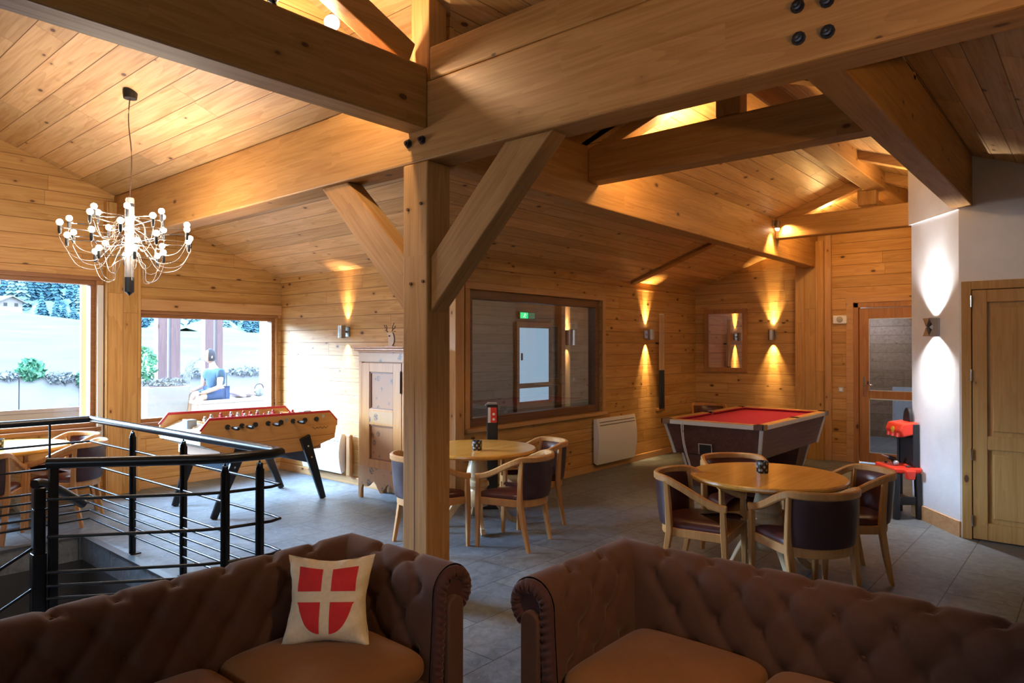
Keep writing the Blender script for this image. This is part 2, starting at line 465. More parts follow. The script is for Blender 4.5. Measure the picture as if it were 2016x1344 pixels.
# upright boards closing the step between raised and lower roof
g = G()
g.prism([(4.83, 3.44, wing(3.44) - .04), (4.83, RY, RZ - .04), (4.83, .88, south(.88) - .04), (4.83, .88, south(.88) + LIFT), (4.83, RY, RZ + LIFT), (4.83, 3.40, wing(3.4) + LIFT)], (.05, 0, 0))
g.prism([(3.28, 3.42, wing(3.4) - .05), (4.88, 3.42, wing(3.4) - .05), (4.88, 3.42, wing(3.4) + LIFT + .03), (3.28, 3.42, wing(3.4) + LIFT + .08)], (0, .05, 0))
g.prism([(3.236, .86, south(.88)), (4.83, .86, south(.88)), (4.83, .86, south(.88) + LIFT), (3.236, .86, south(.88) + LIFT)], (0, -.05, 0))
g.prism([(0, YL, hall(0)), (3.317, YL, hall(3.317)), (3.317, YL, hall(3.317) + LIFT), (0, YL, hall(0) + LIFT)], (0, .04, 0))
g.prism([(0, YL, hall(0)), (-5.3, YL, hall(5.3)), (-5.3, YL, hall(5.3) + LIFT), (0, YL, hall(0) + LIFT)], (0, .04, 0))
g.prism([(3.31, 3.40, hall(3.317) - .06), (3.31, YL + .03, hall(3.317) - .06), (3.31, YL + .03, hall(3.317) + LIFT + .04), (3.31, 3.40, hall(3.317) + LIFT + .04)], (.04, 0, 0))
g.prism([(3.25, -4, 2.0), (3.25, .88, 3.3), (3.25, .88, hall(3.236) + LIFT), (3.25, -4, hall(3.236) + LIFT)], (.03, 0, 0))
struct(g, 'wall_clerestory', M['wall_xz'])
# ------------------------------------------------------------------ skirtings, corner posts, trims
g = G(); g.box(X2 + .1, X4, Y3 - .018, Y3, 0, .09); struct(g, 'baseboard_east', M['trim_x'], bevel=.004)
g = G(); g.box(X2 - .018, X2, Y3 + .02, Y1, 0, .09); struct(g, 'baseboard_northeast', M['trim_y'], bevel=.004)
g = G(); g.box(X4 - .018, X4, 2.88, Y3, 0, .08); struct(g, 'baseboard_gable', M['trim_y'], bevel=.004)
g = G(); g.prism(*slant(0, .14, .016, .02)); struct(g, 'baseboard_pier', M['trim_x'])
g = G(); g.box(-5, 5.2, Y1 - .018, Y1, 0, .09); struct(g, 'baseboard_north', M['trim_x'], bevel=.004)
# uprights between the windows and beside the interior window
g = G(); g.box(2.965, 3.335, Y1 - .10, Y1, 0, hall(3.335)); o = g.build('wall_column', M['wall_zx'], bevel=.004)
tag(o, 'broad flat pine column between the two outside windows', 'column')
g = G(); g.box(5.20, 5.335, Y3 - .05, Y3 + .05, 0, 2.66); struct(g, 'trim_2', M['trim'], bevel=.004)
g = G(); g.box(X4 - .12, X4, 3.19, 3.60, 0, wing(3.6)); o = g.build('wall_column', M['wall_zy'], bevel=.004)
tag(o, 'pine wall column right of the lit sconce carrying the long purlin', 'column')
g = G(); g.box(X4 - .05, X4, 3.10, 3.19, 0, 3.4); struct(g, 'trim_3', M['trim'], bevel=.003)
# eave moulding strips
g = G(); g.box(5.3, X4, Y3 - .012, Y3, 2.545, 2.56); struct(g, 'trim_4', M['trim_x'])
# ------------------------------------------------------------------ windows
def window(name, x0, x1, z0, z1, y, mat_frame, depth=.10, jamb=.05, glass='glass', sill=True):
    root = thing(name, None, None, ((x0 + x1) / 2, y, z0)); root['kind'] = 'structure'
    cx = (x0 + x1) / 2
    h = z1 - z0; w = (x1 - x0) / 2
    for nm, b in (('frame_head', (-w, w, h - jamb, h)), ('frame_sill', (-w, w, 0, jamb)), ('frame_jamb', (-w, -w + jamb, jamb, h - jamb)), ('frame_jamb', (w - jamb, w, jamb, h - jamb))):
        q = G(); q.box(b[0], b[1], .02, .02 + depth, b[2], b[3]); q.build(nm, mat_frame, root, bevel=.004)
    q = G(); q.box(-w + jamb * .5, w - jamb * .5, .02 + depth * .5, .028 + depth * .5, jamb * .5, h - jamb * .5)
    q.build('pane', M[glass], root)
    return root
w1 = window('window_1', W1a[0], W1a[1], W1a[2], W1a[3], Y1, M['frame_dk'], .12, .05)
w2 = window('window_2', W1b[0], W1b[1], W1b[2], W1b[3], Y1, M['frame_dk'], .12, .045)
M['frame_umber'] = wood('umber_frame', (.20, .105, .065), (.13, .065, .04), 'x', 'z', 0, 0, 0, .4)
w3 = window('window_3', IW[0], IW[1], IW[2], IW[3], Y3 + .02, M['frame_umber'], .12, .10, 'glass_in')
def architrave(n, x0, x1, z0, z1, y, w, mx, mz, t=.02, bottom=True):
    g = G(); g.box(x0 - w, x1 + w, y - t, y, z1, z1 + w); struct(g, 'trim_%d' % n, mx, bevel=.004)
    g = G(); g.box(x0 - w, x0, y - t, y, z0, z1); g.box(x1, x1 + w, y - t, y, z0, z1); struct(g, 'trim_%d' % (n + 1), mz, bevel=.004)
    if bottom:
        g = G(); g.box(x0 - w, x1 + w, y - t - .03, y, z0 - .045, z0); struct(g, 'trim_%d' % (n + 2), mx, bevel=.006)
architrave(5, *W1a, Y1, .045, M['frame_dk'], M['door_dk'])
architrave(8, W1b[0], W1b[1], W1b[2], W1b[3], Y1, .034, M['frame_dk'], M['door_dk'])
g = G(); g.box(3.345, X2, Y1 - .03, Y1, 2.135, 2.27); struct(g, 'trim_11', M['trim_x'], bevel=.004)
architrave(12, *IW, Y3, .075, M['trim_x'], M['trim'])
g = G(); g.box(2.895, 2.955, Y1 - .035, Y1 - .02, .3, 2.40); struct(g, 'trim_15', plain('white_seal', (.75, .76, .78), .4))
# ------------------------------------------------------------------ exposed timber frame
def timber(name, box, mat, label, cat='beam', bv=.012):
    g = G(); g.box(*box); o = g.build(name, mat, bevel=bv); return tag(o, label, cat)
mb = timber('main_beam', (3.07, 3.29, -4, 8.72, 2.925, 3.44), M['beam_y'], 'huge glulam beam on top of the braced post, running to the window wall')
g = G(); g.box(3.068, 3.292, -4, 3.34, 3.44, 3.66); g.build('top_lamination', M['beam_y'], mb, bevel=.012)
M['bolt'] = plain('dark_bolt_iron', (.05, .045, .05), .35, metal=.8)
for y, z in ((3.545, 3.064), (3.408, 3.062), (1.0, 3.172), (.879, 3.157), (.996, 3.032), (.877, 3.026)):
    g = G(); g.lathe([(.030, 0), (.030, -.006), (.021, -.006), (.021, -.022), (.012, -.024), (.012, -.034), (0, -.036)][::-1], (3.068, y, z), 10, 'x')
    g.build('bolt', M['bolt'], mb, smooth=35)
post = timber('timber_post', (3.07, 3.278, 3.36, 3.605, 0, 2.925), M['beam_z'], 'thick square timber post in the middle of the room', 'post')
M['check'] = plain('dark_timber_check', (.10, .05, .025), .9)
g = G(); g.prism([(3.069, 3.485, 0), (3.069, 3.49, 0), (3.069, 3.489, 1.1), (3.069, 3.486, 1.5), (3.069, 3.483, 1.0)], (.002, 0, 0)); g.build('drying_crack', M['check'], post)
for p in ((3.066, 3.55, 2.62), (3.066, 3.42, 2.645), (3.066, 3.52, 2.12), (3.066, 3.40, 2.13)):
    g = G(); g.lathe([(0, -.006), (.011, -.006), (.011, .004)], p, 10, 'x'); g.build('peg', M['check'], post, smooth=35)
def brace(poly, label):
    g = G(); g.prism([(0, y, z) for y, z in poly], (.14, 0, 0))
    cy = sum(p[0] for p in poly) / len(poly); cz = sum(p[1] for p in poly) / len(poly)
    # local frame with z along the brace so the grain follows it
    a = Vector((poly[0][0] + poly[1][0], poly[0][1] + poly[1][1])) - Vector((poly[2][0] + poly[3][0], poly[2][1] + poly[3][1]))
    ang = math.atan2(-a.x, a.y)
    rot = Matrix.Rotation(ang, 4, 'X'); inv = rot.inverted()
    g.v = [tuple(inv @ Vector((v[0] - .07, v[1] - cy, v[2] - cz))) for v in g.v]
    o = g.build('post_brace', M['beam_z'], bevel=.008, loc=(3.17, cy, cz), rot=(ang, 0, 0))
    return tag(o, label, 'brace')
brace([(4.60, 2.925), (4.27, 2.925), (3.605, 2.30), (3.605, 1.92)], 'diagonal brace from the post up to the main beam on the window side')
brace([(2.355, 2.925), (2.71, 2.925), (3.36, 2.29), (3.36, 1.93)], 'diagonal brace from the post up to the main beam on the pool table side')
timber('tie_beam', (-5.2, 3.07, 3.36, 3.55, 3.13, 3.535), M['beam_x'], 'dark cross beam at upper left meeting the main beam above the post')
# principal rafter over the cross beam
g = G(); g.bar((2.98, 3.47, 3.60), (0, 3.47, 4.78), .12, .17); tag(g.build('roof_rafter', M['beam_x'], bevel=.008), 'sloping rafter rising to the left from the cross beam end', 'rafter')
timber('valley_post', (3.09, 3.255, 3.37, 3.55, 3.44, 4.08), M['beam_z'], 'short upright post standing on top of the main beam junction', 'post')
def purlin(x0, x1, y0, y1, z0, f, mat, label):
    g = G(); g.prism([(x0, y0, z0), (x0, y1, z0), (x0, y1, f(y1) - .004), (x0, y0, f(y0) - .004)], (x1 - x0, 0, 0))
    return tag(g.build('purlin', mat, bevel=.010), label, 'beam')
purlin(3.29, 11.0, 3.30, 3.475, 2.90, wing, M['beam_x'], 'long purlin beam from the post to the far wall beside the sconce')
purlin(3.29, 7.30, .88, 1.05, 2.945, south, M['beam_x'], 'dark purlin beam ending in the white wall above the wooden door')
timber('collar_tie', (4.83, 5.0, 1.05, 3.30, 3.085, 3.385), M['beam_y'], 'nearer cross tie between the two purlins, above the round table', 'beam')
timber('collar_tie', (9.2, 9.36, 1.48, 3.30, 3.125, 3.40), M['beam_y'], 'farther cross tie between the two purlins, lit by the spot lamp', 'beam')
timber('king_post', (4.84, 4.98, 1.985, 2.172, 3.385, 3.66), M['beam_z'], 'short king post on the nearer cross tie', 'post')
timber('king_post', (9.21, 9.35, 2.09, 2.30, 3.43, 3.62), M['beam_z'], 'short king post on the farther cross tie by the white pier', 'post')
timber('ridge_beam', (4.88, 11.0, 1.99, 2.21, 3.60, 3.84), M['beam_x'], 'ridge beam along the top of the wing ceiling')
def rafter(x0, x1, y0, y1, label, dz=.13, f=None):
    f = f or wing
    g = G(); g.prism([(x0, y0, f(y0)), (x0, y1, f(y1)), (x0, y1, f(y1) - dz), (x0, y0, f(y0) - dz)], (x1 - x0, 0, 0))
    return tag(g.build('roof_rafter', M['beam_y'], bevel=.006), label, 'rafter')
rafter(4.84, 4.98, 3.28, 2.2, 'short rafter above the nearer cross tie, beside the post')
rafter(4.84, 4.98, 2.0, 1.05, 'short rafter on the right half of the nearer truss', f=south)
rafter(9.21, 9.35, 3.28, 2.2, 'short rafter rising from the spot lamp over the farther cross tie')
rafter(9.21, 9.35, 2.0, 1.05, 'short rafter behind the king post near the white pier', f=south)
rafter(8.86, 9.0, 5.29, 3.48, 'flat rafter strip on the ceiling above the cue rack', .045)
rafter(8.0, 8.14, 2.0, 1.0, 'rafter on the far slope showing beside the white pier', .10, f=south)
# ------------------------------------------------------------------ tufted sofas
def velvet(name, col, sheen=.5):
    t = NT(name); n = t.noise(t.coords(), 60, 3); n2 = t.noise(t.coords(), 6, 3)
    c = t.mix(t.math('MULTIPLY_ADD', n, .4, t.math('MULTIPLY', n2, .6)), tuple(x * .72 for x in col) + (1,), tuple(x * 1.25 for x in col) + (1,))
    t.bump(n, .12, .002)
    return t.done(c, .75, spec=.25, Sheen_Weight=sheen, Sheen_Roughness=.4, Sheen_Tint=(1, .82, .8, 1))
M['velvet'] = velvet('brown_velvet', (.078, .034, .022), .22)
M['velvet_seat'] = velvet('seat_velvet', (.19, .085, .030), .15)
M['velvet_dk'] = velvet('dark_ruched_velvet', (.055, .020, .020), .3)
RC, RR = .655, .105
def sofa_profile(n=64):
    pts = [(-.125, .30), (-.122, .36), (-.118, .42), (-.114, .48), (-.110, .54), (-.107, .60)]
    for k in range(25):
        a = PI - (PI + R(70)) * k / 24
        pts.append((RR * math.cos(a), RC + RR * math.sin(a)))
    pts += [(.035, .54), (.032, .40), (.03, .25), (.03, .10)]
    # resample
    P = [Vector(p) for p in pts]; ln = [0]
    for i in range(1, len(P)): ln.append(ln[-1] + (P[i] - P[i - 1]).length)
    out = []
    for k in range(n + 1):
        t = ln[-1] * k / n
        for i in range(1, len(P)):
            if ln[i] >= t - 1e-9:
                u = (t - ln[i - 1]) / (ln[i] - ln[i - 1]); out.append((P[i - 1].lerp(P[i], u), t)); break
    return out
PROF = sofa_profile()
ROWS = (.10, .235, .37, .505)       # arc-length positions of the button rows
def buttons(s0, s1, sp=.215):
    out = []; L_ = s1 - s0; n = max(2, round(L_ / sp))
    for r, t in enumerate(ROWS):
        for k in range(n + (r % 2)):
            s = s0 + L_ * (k + (.5 if r % 2 == 0 else 0)) / n
            if s0 + .06 < s < s1 - .06: out.append((s, t))
    return out, L_ / n
def segd(p, a, b):
    ax, ay = a; bx, by = b; dx, dy = bx - ax, by - ay
    t = max(0, min(1, ((p[0] - ax) * dx + (p[1] - ay) * dy) / (dx * dx + dy * dy)))
    return math.hypot(p[0] - ax - t * dx, p[1] - ay - t * dy)
def tuft(s, t, B, sp):
    d = 0
    near = [b for b in B if abs(b[0] - s) < .26 and abs(b[1] - t) < .26]
    for b in near:
        r2 = (b[0] - s) ** 2 + (b[1] - t) ** 2
        d += .026 * math.exp(-r2 / .0011)
    best = 1
    for i, a in enumerate(near):
        for c in near[i + 1:]:
            if abs(abs(a[1] - c[1]) - .135) < .02 and abs(abs(a[0] - c[0]) - sp / 2) < .03:
                best = min(best, segd((s, t), a, c))
    for a in near:   # vertical pleats below the lowest and above the top row
        if abs(a[1] - ROWS[0]) < .01: best = min(best, segd((s, t), a, (a[0], 0)))
        if abs(a[1] - ROWS[-1]) < .01: best = min(best, segd((s, t), a, (a[0], .64)))
    d += .013 * math.exp(-(best / .016) ** 2) * (1 if t < .62 else .3)
    d -= .006
    return d if t < .62 else d * max(0, 1 - (t - .62) / .08)
def tufted_part(name, parent, L_, place, mitre0, mitre1):
    """place(s, n, z) -> local point; mitre: +1 lengthens with n at that end"""
    B, sp = buttons(0, L_)
    ns = int(L_ / .02); nt = len(PROF) - 1; g = G(); cache = []
    for j in range(nt + 1):
        p, t = PROF[j]; q0 = PROF[max(j - 1, 0)][0]; q1 = PROF[min(j + 1, nt)][0]
        tg = (q1 - q0).normalized(); nr = Vector((-tg.y, tg.x))
        row = []
        for i in range(ns + 1):
            u = i / ns
            s = -mitre0 * p.x * (1 - u) + u * L_ + mitre1 * p.x * u
            d = tuft(u * L_, t, B, sp)
            row.append(place(s, p.x - nr.x * d, p.y - nr.y * d))
        cache.append(row)
    w = ns + 1
    g.add([v for r in cache for v in r], [(j * w + i, j * w + i + 1, (j + 1) * w + i + 1, (j + 1) * w + i) for j in range(nt) for i in range(ns)])
    o = g.build(name, M['velvet'], parent, smooth=60, weld=True)
    for s, t in B:
        j = min(range(nt + 1), key=lambda k: abs(PROF[k][1] - t)); p = PROF[j][0]
        q0 = PROF[max(j - 1, 0)][0]; q1 = PROF[min(j + 1, nt)][0]; tg = (q1 - q0).normalized(); nr = Vector((-tg.y, tg.x))
        d = tuft(s, t, B, sp) - .002
        c = Vector(place(s, p.x - nr.x * d, p.y - nr.y * d))
        q = G(); q.ball((0, 0, 0), .0115, 8, 6); b = q.build('button', M['velvet'], o, smooth=60, loc=c)
    return o
def make_sofa(name, label, W, loc, rz):
    D = .72
    root = thing(name, label, 'sofa', loc, rz, 'tufted velvet sofas')
    h = W / 2
    # base
    g = G(); g.box(-h - .02, h + .02, -D + .02, .03, .10, .30); g.build('base', M['velvet'], root, bevel=.015)
    for x in (-h, h):
        for y in (-D + .08, -.03):
            q = G(); q.lathe([(.032, 0), (.036, .03), (.028, .10)], (x, y, 0), 12); q.build('leg', M['frame_dk'], root, smooth=40)
    tufted_part('backrest', root, W, lambda s, n, z: (s - h, n, z), 1, 1)
    tufted_part('arm', root, D, lambda s, n, z: (h + n, -s, z), 1, 0)
    tufted_part('arm', root, D, lambda s, n, z: (-h - n, -D + s, z), 0, 1)
    for sx in (-1, 1):
        f = Vector((sx * h, -D, 0))
        out = [p for p, t in PROF[::2]]
        poly = [(f.x + sx * p.x, -D + .005, p.y) for p in out] + [(f.x + sx * .03, -D + .005, .08), (f.x - sx * .125, -D + .005, .08)]
        q = G(); q.prism(poly, (0, -.022, 0)); fr = q.build('arm_front', M['velvet_dk'], root, smooth=35, bevel=.006)
        # ruched band following the outline
        path = [Vector((-.125, .08)), Vector((-.125, .2))] + [p for p, t in PROF]
        stop = [i for i, p in enumerate(path) if i > 20 and p.x > .09 and p.y < RC][0]
        path = path[:stop + 6]; ln = [0]
        for i in range(1, len(path)): ln.append(ln[-1] + (path[i] - path[i - 1]).length)
        def at(tt):
            for i in range(1, len(path)):
                if ln[i] >= tt - 1e-9:
                    u = (tt - ln[i - 1]) / max(1e-9, ln[i] - ln[i - 1]); d = (path[i] - path[i - 1]).normalized()
                    return path[i - 1].lerp(path[i], u), d
            return path[-1], (path[-1] - path[-2]).normalized()
        N = 200
        def fn(u, v):
            tt = ln[-1] * v; p, d = at(tt); inn = Vector((d.y, -d.x))
            wd = .058
            ph = tt * 2 * PI / .031 + u * 2.2
            bul = .020 * math.sin(PI * u) ** .7 + .0055 * math.sin(ph) * math.sin(PI * u)
            q_ = p + inn * (wd * u + .004 * math.sin(ph + 1) * math.sin(PI * u))
            return (f.x + sx * q_.x, -D - .016 - bul, q_.y)
        q = G(); q.grid(fn, 9, N, flip=(sx > 0)); q.build('ruched_band', M['velvet_dk'], fr, smooth=60)
        # flat padded board inside the band
        wb0, wb1 = -.064, .026
        pl = [(f.x + sx * wb0, -D - .016, .05), (f.x + sx * wb1, -D - .016, .05)]
        for k in range(11):
            a = PI * k / 10; cx = (wb0 + wb1) / 2; rr = (wb1 - wb0) / 2
            pl.append((f.x + sx * (cx + rr * math.cos(a)), -D - .016, .60 + rr * math.sin(a)))
        q = G(); q.prism(pl, (0, -.035, 0)); q.build('arm_board', M['velvet'], fr, smooth=35, bevel=.008)
    # seat cushions
    n = 2 if W < 2 else 3
    x0 = -h + .125; x1 = h - .125
    for k in range(n):
        a = x0 + (x1 - x0) * k / n + .006; b = x0 + (x1 - x0) * (k + 1) / n - .006
        y0, y1 = -D - .02, -.105
        def fn(u, v, a=a, b=b):
            th = 2 * PI * u; ph = PI * (v - .5)
            e = .22; sg = lambda x, e_: math.copysign(abs(x) ** e_, x)
            cx, cy = (a + b) / 2, (y0 + y1) / 2
            X = sg(math.cos(th), e) * sg(math.cos(ph), .35); Y = sg(math.sin(th), e) * sg(math.cos(ph), .35); Z = sg(math.sin(ph), .8)
            top = .025 * (1 - X * X) * (1 - Y * Y) if Z > 0 else 0
            return (cx + X * (b - a) / 2, cy + Y * (y1 - y0) / 2, .375 + Z * .075 + top)
        q = G(); q.grid(fn, 64, 24, cu=True); q.build('seat_cushion', M['velvet_seat'], root, smooth=70)
    return root
make_sofa('velvet_sofa', 'brown velvet tufted sofa at lower left holding the emblem cushion', 2.15, (1.02, 2.86, 0), 0)
make_sofa('velvet_sofa', 'brown velvet tufted sofa at lower right with an empty seat', 2.15, (2.91, .69, 0), R(-90))
# ------------------------------------------------------------------ emblem cushion
M['linen'] = plain('cream_linen', (.62, .52, .38), .85, noise=.08, nscale=60, bump=.1)
M['emb_red'] = plain('red_cloth', (.50, .015, .02), .8, noise=.1, nscale=50, bump=.1)
cu = thing('scatter_cushion', 'cream cushion with a white cross on a red shield, on the sofa', 'cushion', (1.68, 2.46, .452), math.atan2(-.74, .67))
S = .37
def cpt(u, v, side, off=0):
    x = (u - .5) * 2; y = (v - .5) * 2
    k = (1 - abs(x) ** 2.6) * (1 - abs(y) ** 2.6)
    th = .070 * max(0, k) ** .55
    pin = 1 - .16 * (1 - abs(y) ** 1.5) * abs(x) ** 2
    pin2 = 1 - .15 * (1 - abs(x) ** 1.5) * abs(y) ** 2
    wr = .009 * math.sin(8 * x + 6 * y) * abs(x * y) + .005 * math.sin(13 * y - 6 * x) * abs(x) + .006 * math.sin(15 * x + 3 * y) * max(0, y) ** 2
    n = side * (th + wr) + off * side
    X = x * S / 2 * pin; Z = y * S / 2 * pin2 + S / 2
    a = R(19)
    return (X, -n * math.cos(a) + Z * math.sin(a), Z * math.cos(a) + n * math.sin(a) * 1.0)
g = G(); g.grid(lambda u, v: cpt(u, v, 1), 40, 40); g.grid(lambda u, v: cpt(u, v, -1), 40, 40, flip=True)
cv = g.build('cover', M['linen'], cu, smooth=70, weld=True)
def shield(x):      # lower edge of the shield at x in -1..1
    return -.98 + .95 * abs(x) ** 2.6
for (xa, xb) in ((-.345, -.055), (.055, .345)):
    for top in (True, False):
        def fn(u, v, xa=xa, xb=xb, top=top):
            x = xa + (xb - xa) * u; xs = x / .34
            hi = .66 + .06 * abs(xs) if top else -.08
            lo = .15 if top else shield(xs) * .84
            if not top: lo = min(lo, -.085)
            y = lo + (hi - lo) * v
            return cpt(.5 + x, .5 + .5 * y + .02, 1, .0022)
        g = G(); g.grid(fn, 12, 12); g.build('emblem_patch', M['emb_red'], cv, smooth=70)
# ------------------------------------------------------------------ tub armchairs (front = +x)
def plan(k, a=.27, b=.255, n=40):
    """horseshoe: k 0..1 from the front right end round the back to the front left end"""
    pts = []
    L1 = .34
    tot = 2 * L1 + PI * b
    d = k * tot
    if d < L1: return Vector((a - d, -b, 0))
    if d > tot - L1: return Vector((a - (tot - d), b, 0))
    th = (d - L1) / b
    return Vector((a - L1 - b * math.sin(th) * .80, -b * math.cos(th), 0))
def rail_z(k):
    e = abs(k - .5) * 2
    t = min(1, max(0, (1 - e) / .62)); t = t * t * (3 - 2 * t)
    return .600 + .165 * t
def make_chair(label, loc, rz):
    root = thing('tub_armchair', label, 'chair', loc, rz, 'tub armchairs')
    pts = []
    for i in range(49):
        k = i / 48; p = plan(k); e = 1 + .07 * math.sin(PI * k)
        pts.append((p.x * 1.0 - .03 * math.sin(PI * k), p.y * 1.03, rail_z(k)))
    g = G(); g.rail(pts, .034, .050, ch=.5); g.build('arm_rail', M['chairwood'], root, smooth=40)
    # seat ring
    def ring(o, z0, z1, name, mat, bev=None):
        outer = []
        for i in range(41):
            p = plan(i / 40); q = Vector((p.x + .012, p.y, 0)); c = Vector((.0, 0, 0)); v = q - c
            outer.append(c + v * o)
        g = G(); g.prism([(p.x, p.y, z0) for p in outer], (0, 0, z1 - z0)); return g.build(name, mat, root, smooth=35, bevel=bev)
    ring(.985, .365, .425, 'seat_frame', M['chairwood'], .004)
    def fn(u, v):
        p = plan(u); ph = v * PI / 2
        r = math.cos(ph) ** .35 * .93; return (p.x * r + .005, p.y * r, .425 + .062 * math.sin(ph) ** .8)
    g = G(); g.grid(fn, 48, 10); 
    sd = g.build('seat', M['leather'], root, smooth=60)
    # upholstered back
    def bk(u, v, inn):
        k = .285 + .43 * u; p = plan(k); z = .43 + (rail_z(k) - .015 - .43) * v
        c = Vector((0, 0, 0)); d = Vector((p.x - .0, p.y, 0)).normalized()
        lean = .03 * math.sin(PI * k) * v
        e = math.sin(PI * min(1, max(0, u))) ** .25; ez = math.sin(PI * v) ** .3
        o = (-.030 * e * ez - .004) if inn else (.008 * e * ez)
        q = p + d * o; return (q.x - lean, q.y * (1 + .03 * v), z)
    g = G(); g.grid(lambda u, v: bk(u, v, True), 30, 10, flip=True); g.build('backrest', M['leather'], root, smooth=60)
    g = G(); g.grid(lambda u, v: bk(u, v, False), 30, 10); g.build('back_cover', M['leather_back'], root, smooth=60)
    for sy in (-1, 1):
        # front legs rise to the arm
        g = G(); g.rail([(.262, sy * .245, 0), (.258, sy * .252, .25), (.252, sy * .256, .42), (.245, sy * .262, .60)], .040, .040, up=(1, 0, 0), scale=[.72, .95, 1.05, .85]); g.build('leg', M['chairwood'], root, smooth=40)
        k = .285 if sy < 0 else .715; p = plan(k)
        g = G(); g.rail([(p.x - .075, p.y * .96, 0), (p.x - .03, p.y * .98, .22), (p.x, p.y, .40), (p.x - .008, p.y * 1.015, .58), (p.x - .022, p.y * 1.03, rail_z(k) - .01)], .046, .040, up=(1, 0, 0), scale=[.68, .95, 1.1, .95, .8]); g.build('leg', M['chairwood'], root, smooth=40)
    return root
def face(x, y, tx, ty): return math.atan2(ty - y, tx - x)
RT = (5.20, 1.93); MT = (4.80, 4.55); LT = (1.86, 8.06)
CH = [
 # round table on the right
 (4.70, 2.24, -82, 'wooden tub armchair left of the right-hand round table, seen from its side'),
 (5.51, 2.27, -133, 'wooden tub armchair behind the right-hand round table, back rail in front of the pool table'),
 (5.56, 1.46, 127, 'wooden tub armchair on the right of the right-hand table, nearest the toy workbench'),
 (4.77, 1.50, 54, 'wooden tub armchair seen from behind in front of the right-hand round table'),
 # middle table
 (4.59, 3.87, 105, 'wooden tub armchair seen from its side, in front of the middle round table'),
 (5.27, 4.22, 150, 'wooden tub armchair behind the middle table, shiny leather back toward the radiator wall'),
 (4.06, 4.44, -16, 'wooden tub armchair half hidden behind the timber post'),
 # table by the window
 (2.42, 8.18, 188, 'wooden tub armchair between the window table and the broad wall column'),
 (2.30, 7.62, 140, 'dark backed tub armchair at the window table, nearest the railing corner'),
 (1.55, 7.42, 60, 'wooden tub armchair at left frame edge, back turned, behind the railing'),
 # corner behind the pool table
 (10.35, 4.75, -150, 'lone tub armchair in the corner behind the pool table'),
]
c0 = None
for x, y, dg, lab in CH:
    a = R(dg)
    if c0 is None: c0 = make_chair(lab, (x, y, 0), a)
    else: dup(c0, (x, y, 0), a, lab)
# ------------------------------------------------------------------ round tables
def make_table(label, loc, r):
    root = thing('round_table', label, 'table', (loc[0], loc[1], 0), 0, 'round pedestal tables')
    g = G(); g.lathe([(0, .698), (r * .93, .698), (r * .985, .704), (r, .718), (r * .995, .732), (r * .975, .74), (0, .74)], (0, 0, 0), 72); g.build('table_top', M['tablewood'], root, smooth=30)
    g = G(); g.lathe([(0, .19), (.10, .19), (.125, .22), (.13, .27), (.11, .31), (.075, .33), (.07, .345), (.09, .36), (.115, .385), (.105, .42), (.085, .435), (.09, .45), (.105, .47), (.10, .52), (.085, .58), (.078, .625), (.09, .64), (.09, .655), (.20, .675), (.22, .698), (0, .698)], (0, 0, 0), 32); g.build('pedestal', M['pedestal'], root, smooth=35)
    for k in range(4):
        a = PI / 4 + k * PI / 2 + .1; c, s = math.cos(a), math.sin(a)
        pr = smoothpath([(.09, 0, .27), (.16, 0, .25), (.22, 0, .18), (.27, 0, .10), (.33, 0, .045), (.40, 0, .03), (.425, 0, .045)], 5)
        g = G(); n = len(pr)
        g.rail([(p.x * c, p.x * s, p.z) for p in pr], .05, .075, scale=[1.1 - .45 * math.sin(PI * .5 * i / n) for i in range(n)]); g.build('foot', M['pedestal'], root, smooth=40)
    return root
t0 = make_table('round pedestal table in front of the pool table', RT, .565)
dup(t0, (*MT, 0), 0, 'round pedestal table just right of the timber post')
dup(t0, (*LT, 0), 0, 'round pedestal table by the large window behind the railing')
# ------------------------------------------------------------------ tea-light holders
def lattice():
    t = NT('black_lattice_glass'); s = t.sep(t.coords())
    a = t.math('ARCTAN2', s[1], s[0])
    u = t.math('MULTIPLY', a, 3.2); v = t.math('MULTIPLY', s[2], 62.0)
    k = t.math('ABSOLUTE', t.math('SINE', t.math('ADD', u, v))); k2 = t.math('ABSOLUTE', t.math('SINE', t.math('SUBTRACT', u, v)))
    f = t.math('GREATER_THAN', t.math('MULTIPLY', k, k2), .62)
    return t.done(t.mix(f, (.012, .012, .013, 1), (.26, .26, .25, 1)), .25, spec=.6)
M['lattice'] = lattice()
def candle(label, x, y):
    root = thing('candle_holder', label, 'candle holder', (x, y, .74), 0, 'black lattice candle holders')
    g = G(); g.lathe([(0, 0), (.040, 0), (.046, .01), (.048, .09), (.043, .09), (.040, .012), (0, .012)], (0, 0, 0), 8); g.build('cup', M['lattice'], root, smooth=30)
    g = G(); g.lathe([(0, .012), (.02, .012), (.02, .03), (0, .03)], (0, 0, 0), 12); g.build('tea_light', M['white'], root, smooth=30)
    return root
cd = candle('black lattice candle holder on the table in front of the pool table', 5.24, 1.98)
dup(cd, (4.66, 4.42, .74), None, 'black lattice candle holder on the table right of the timber post')
dup(cd, (1.80, 7.92, .74), None, 'black lattice candle holder on the window table at left')
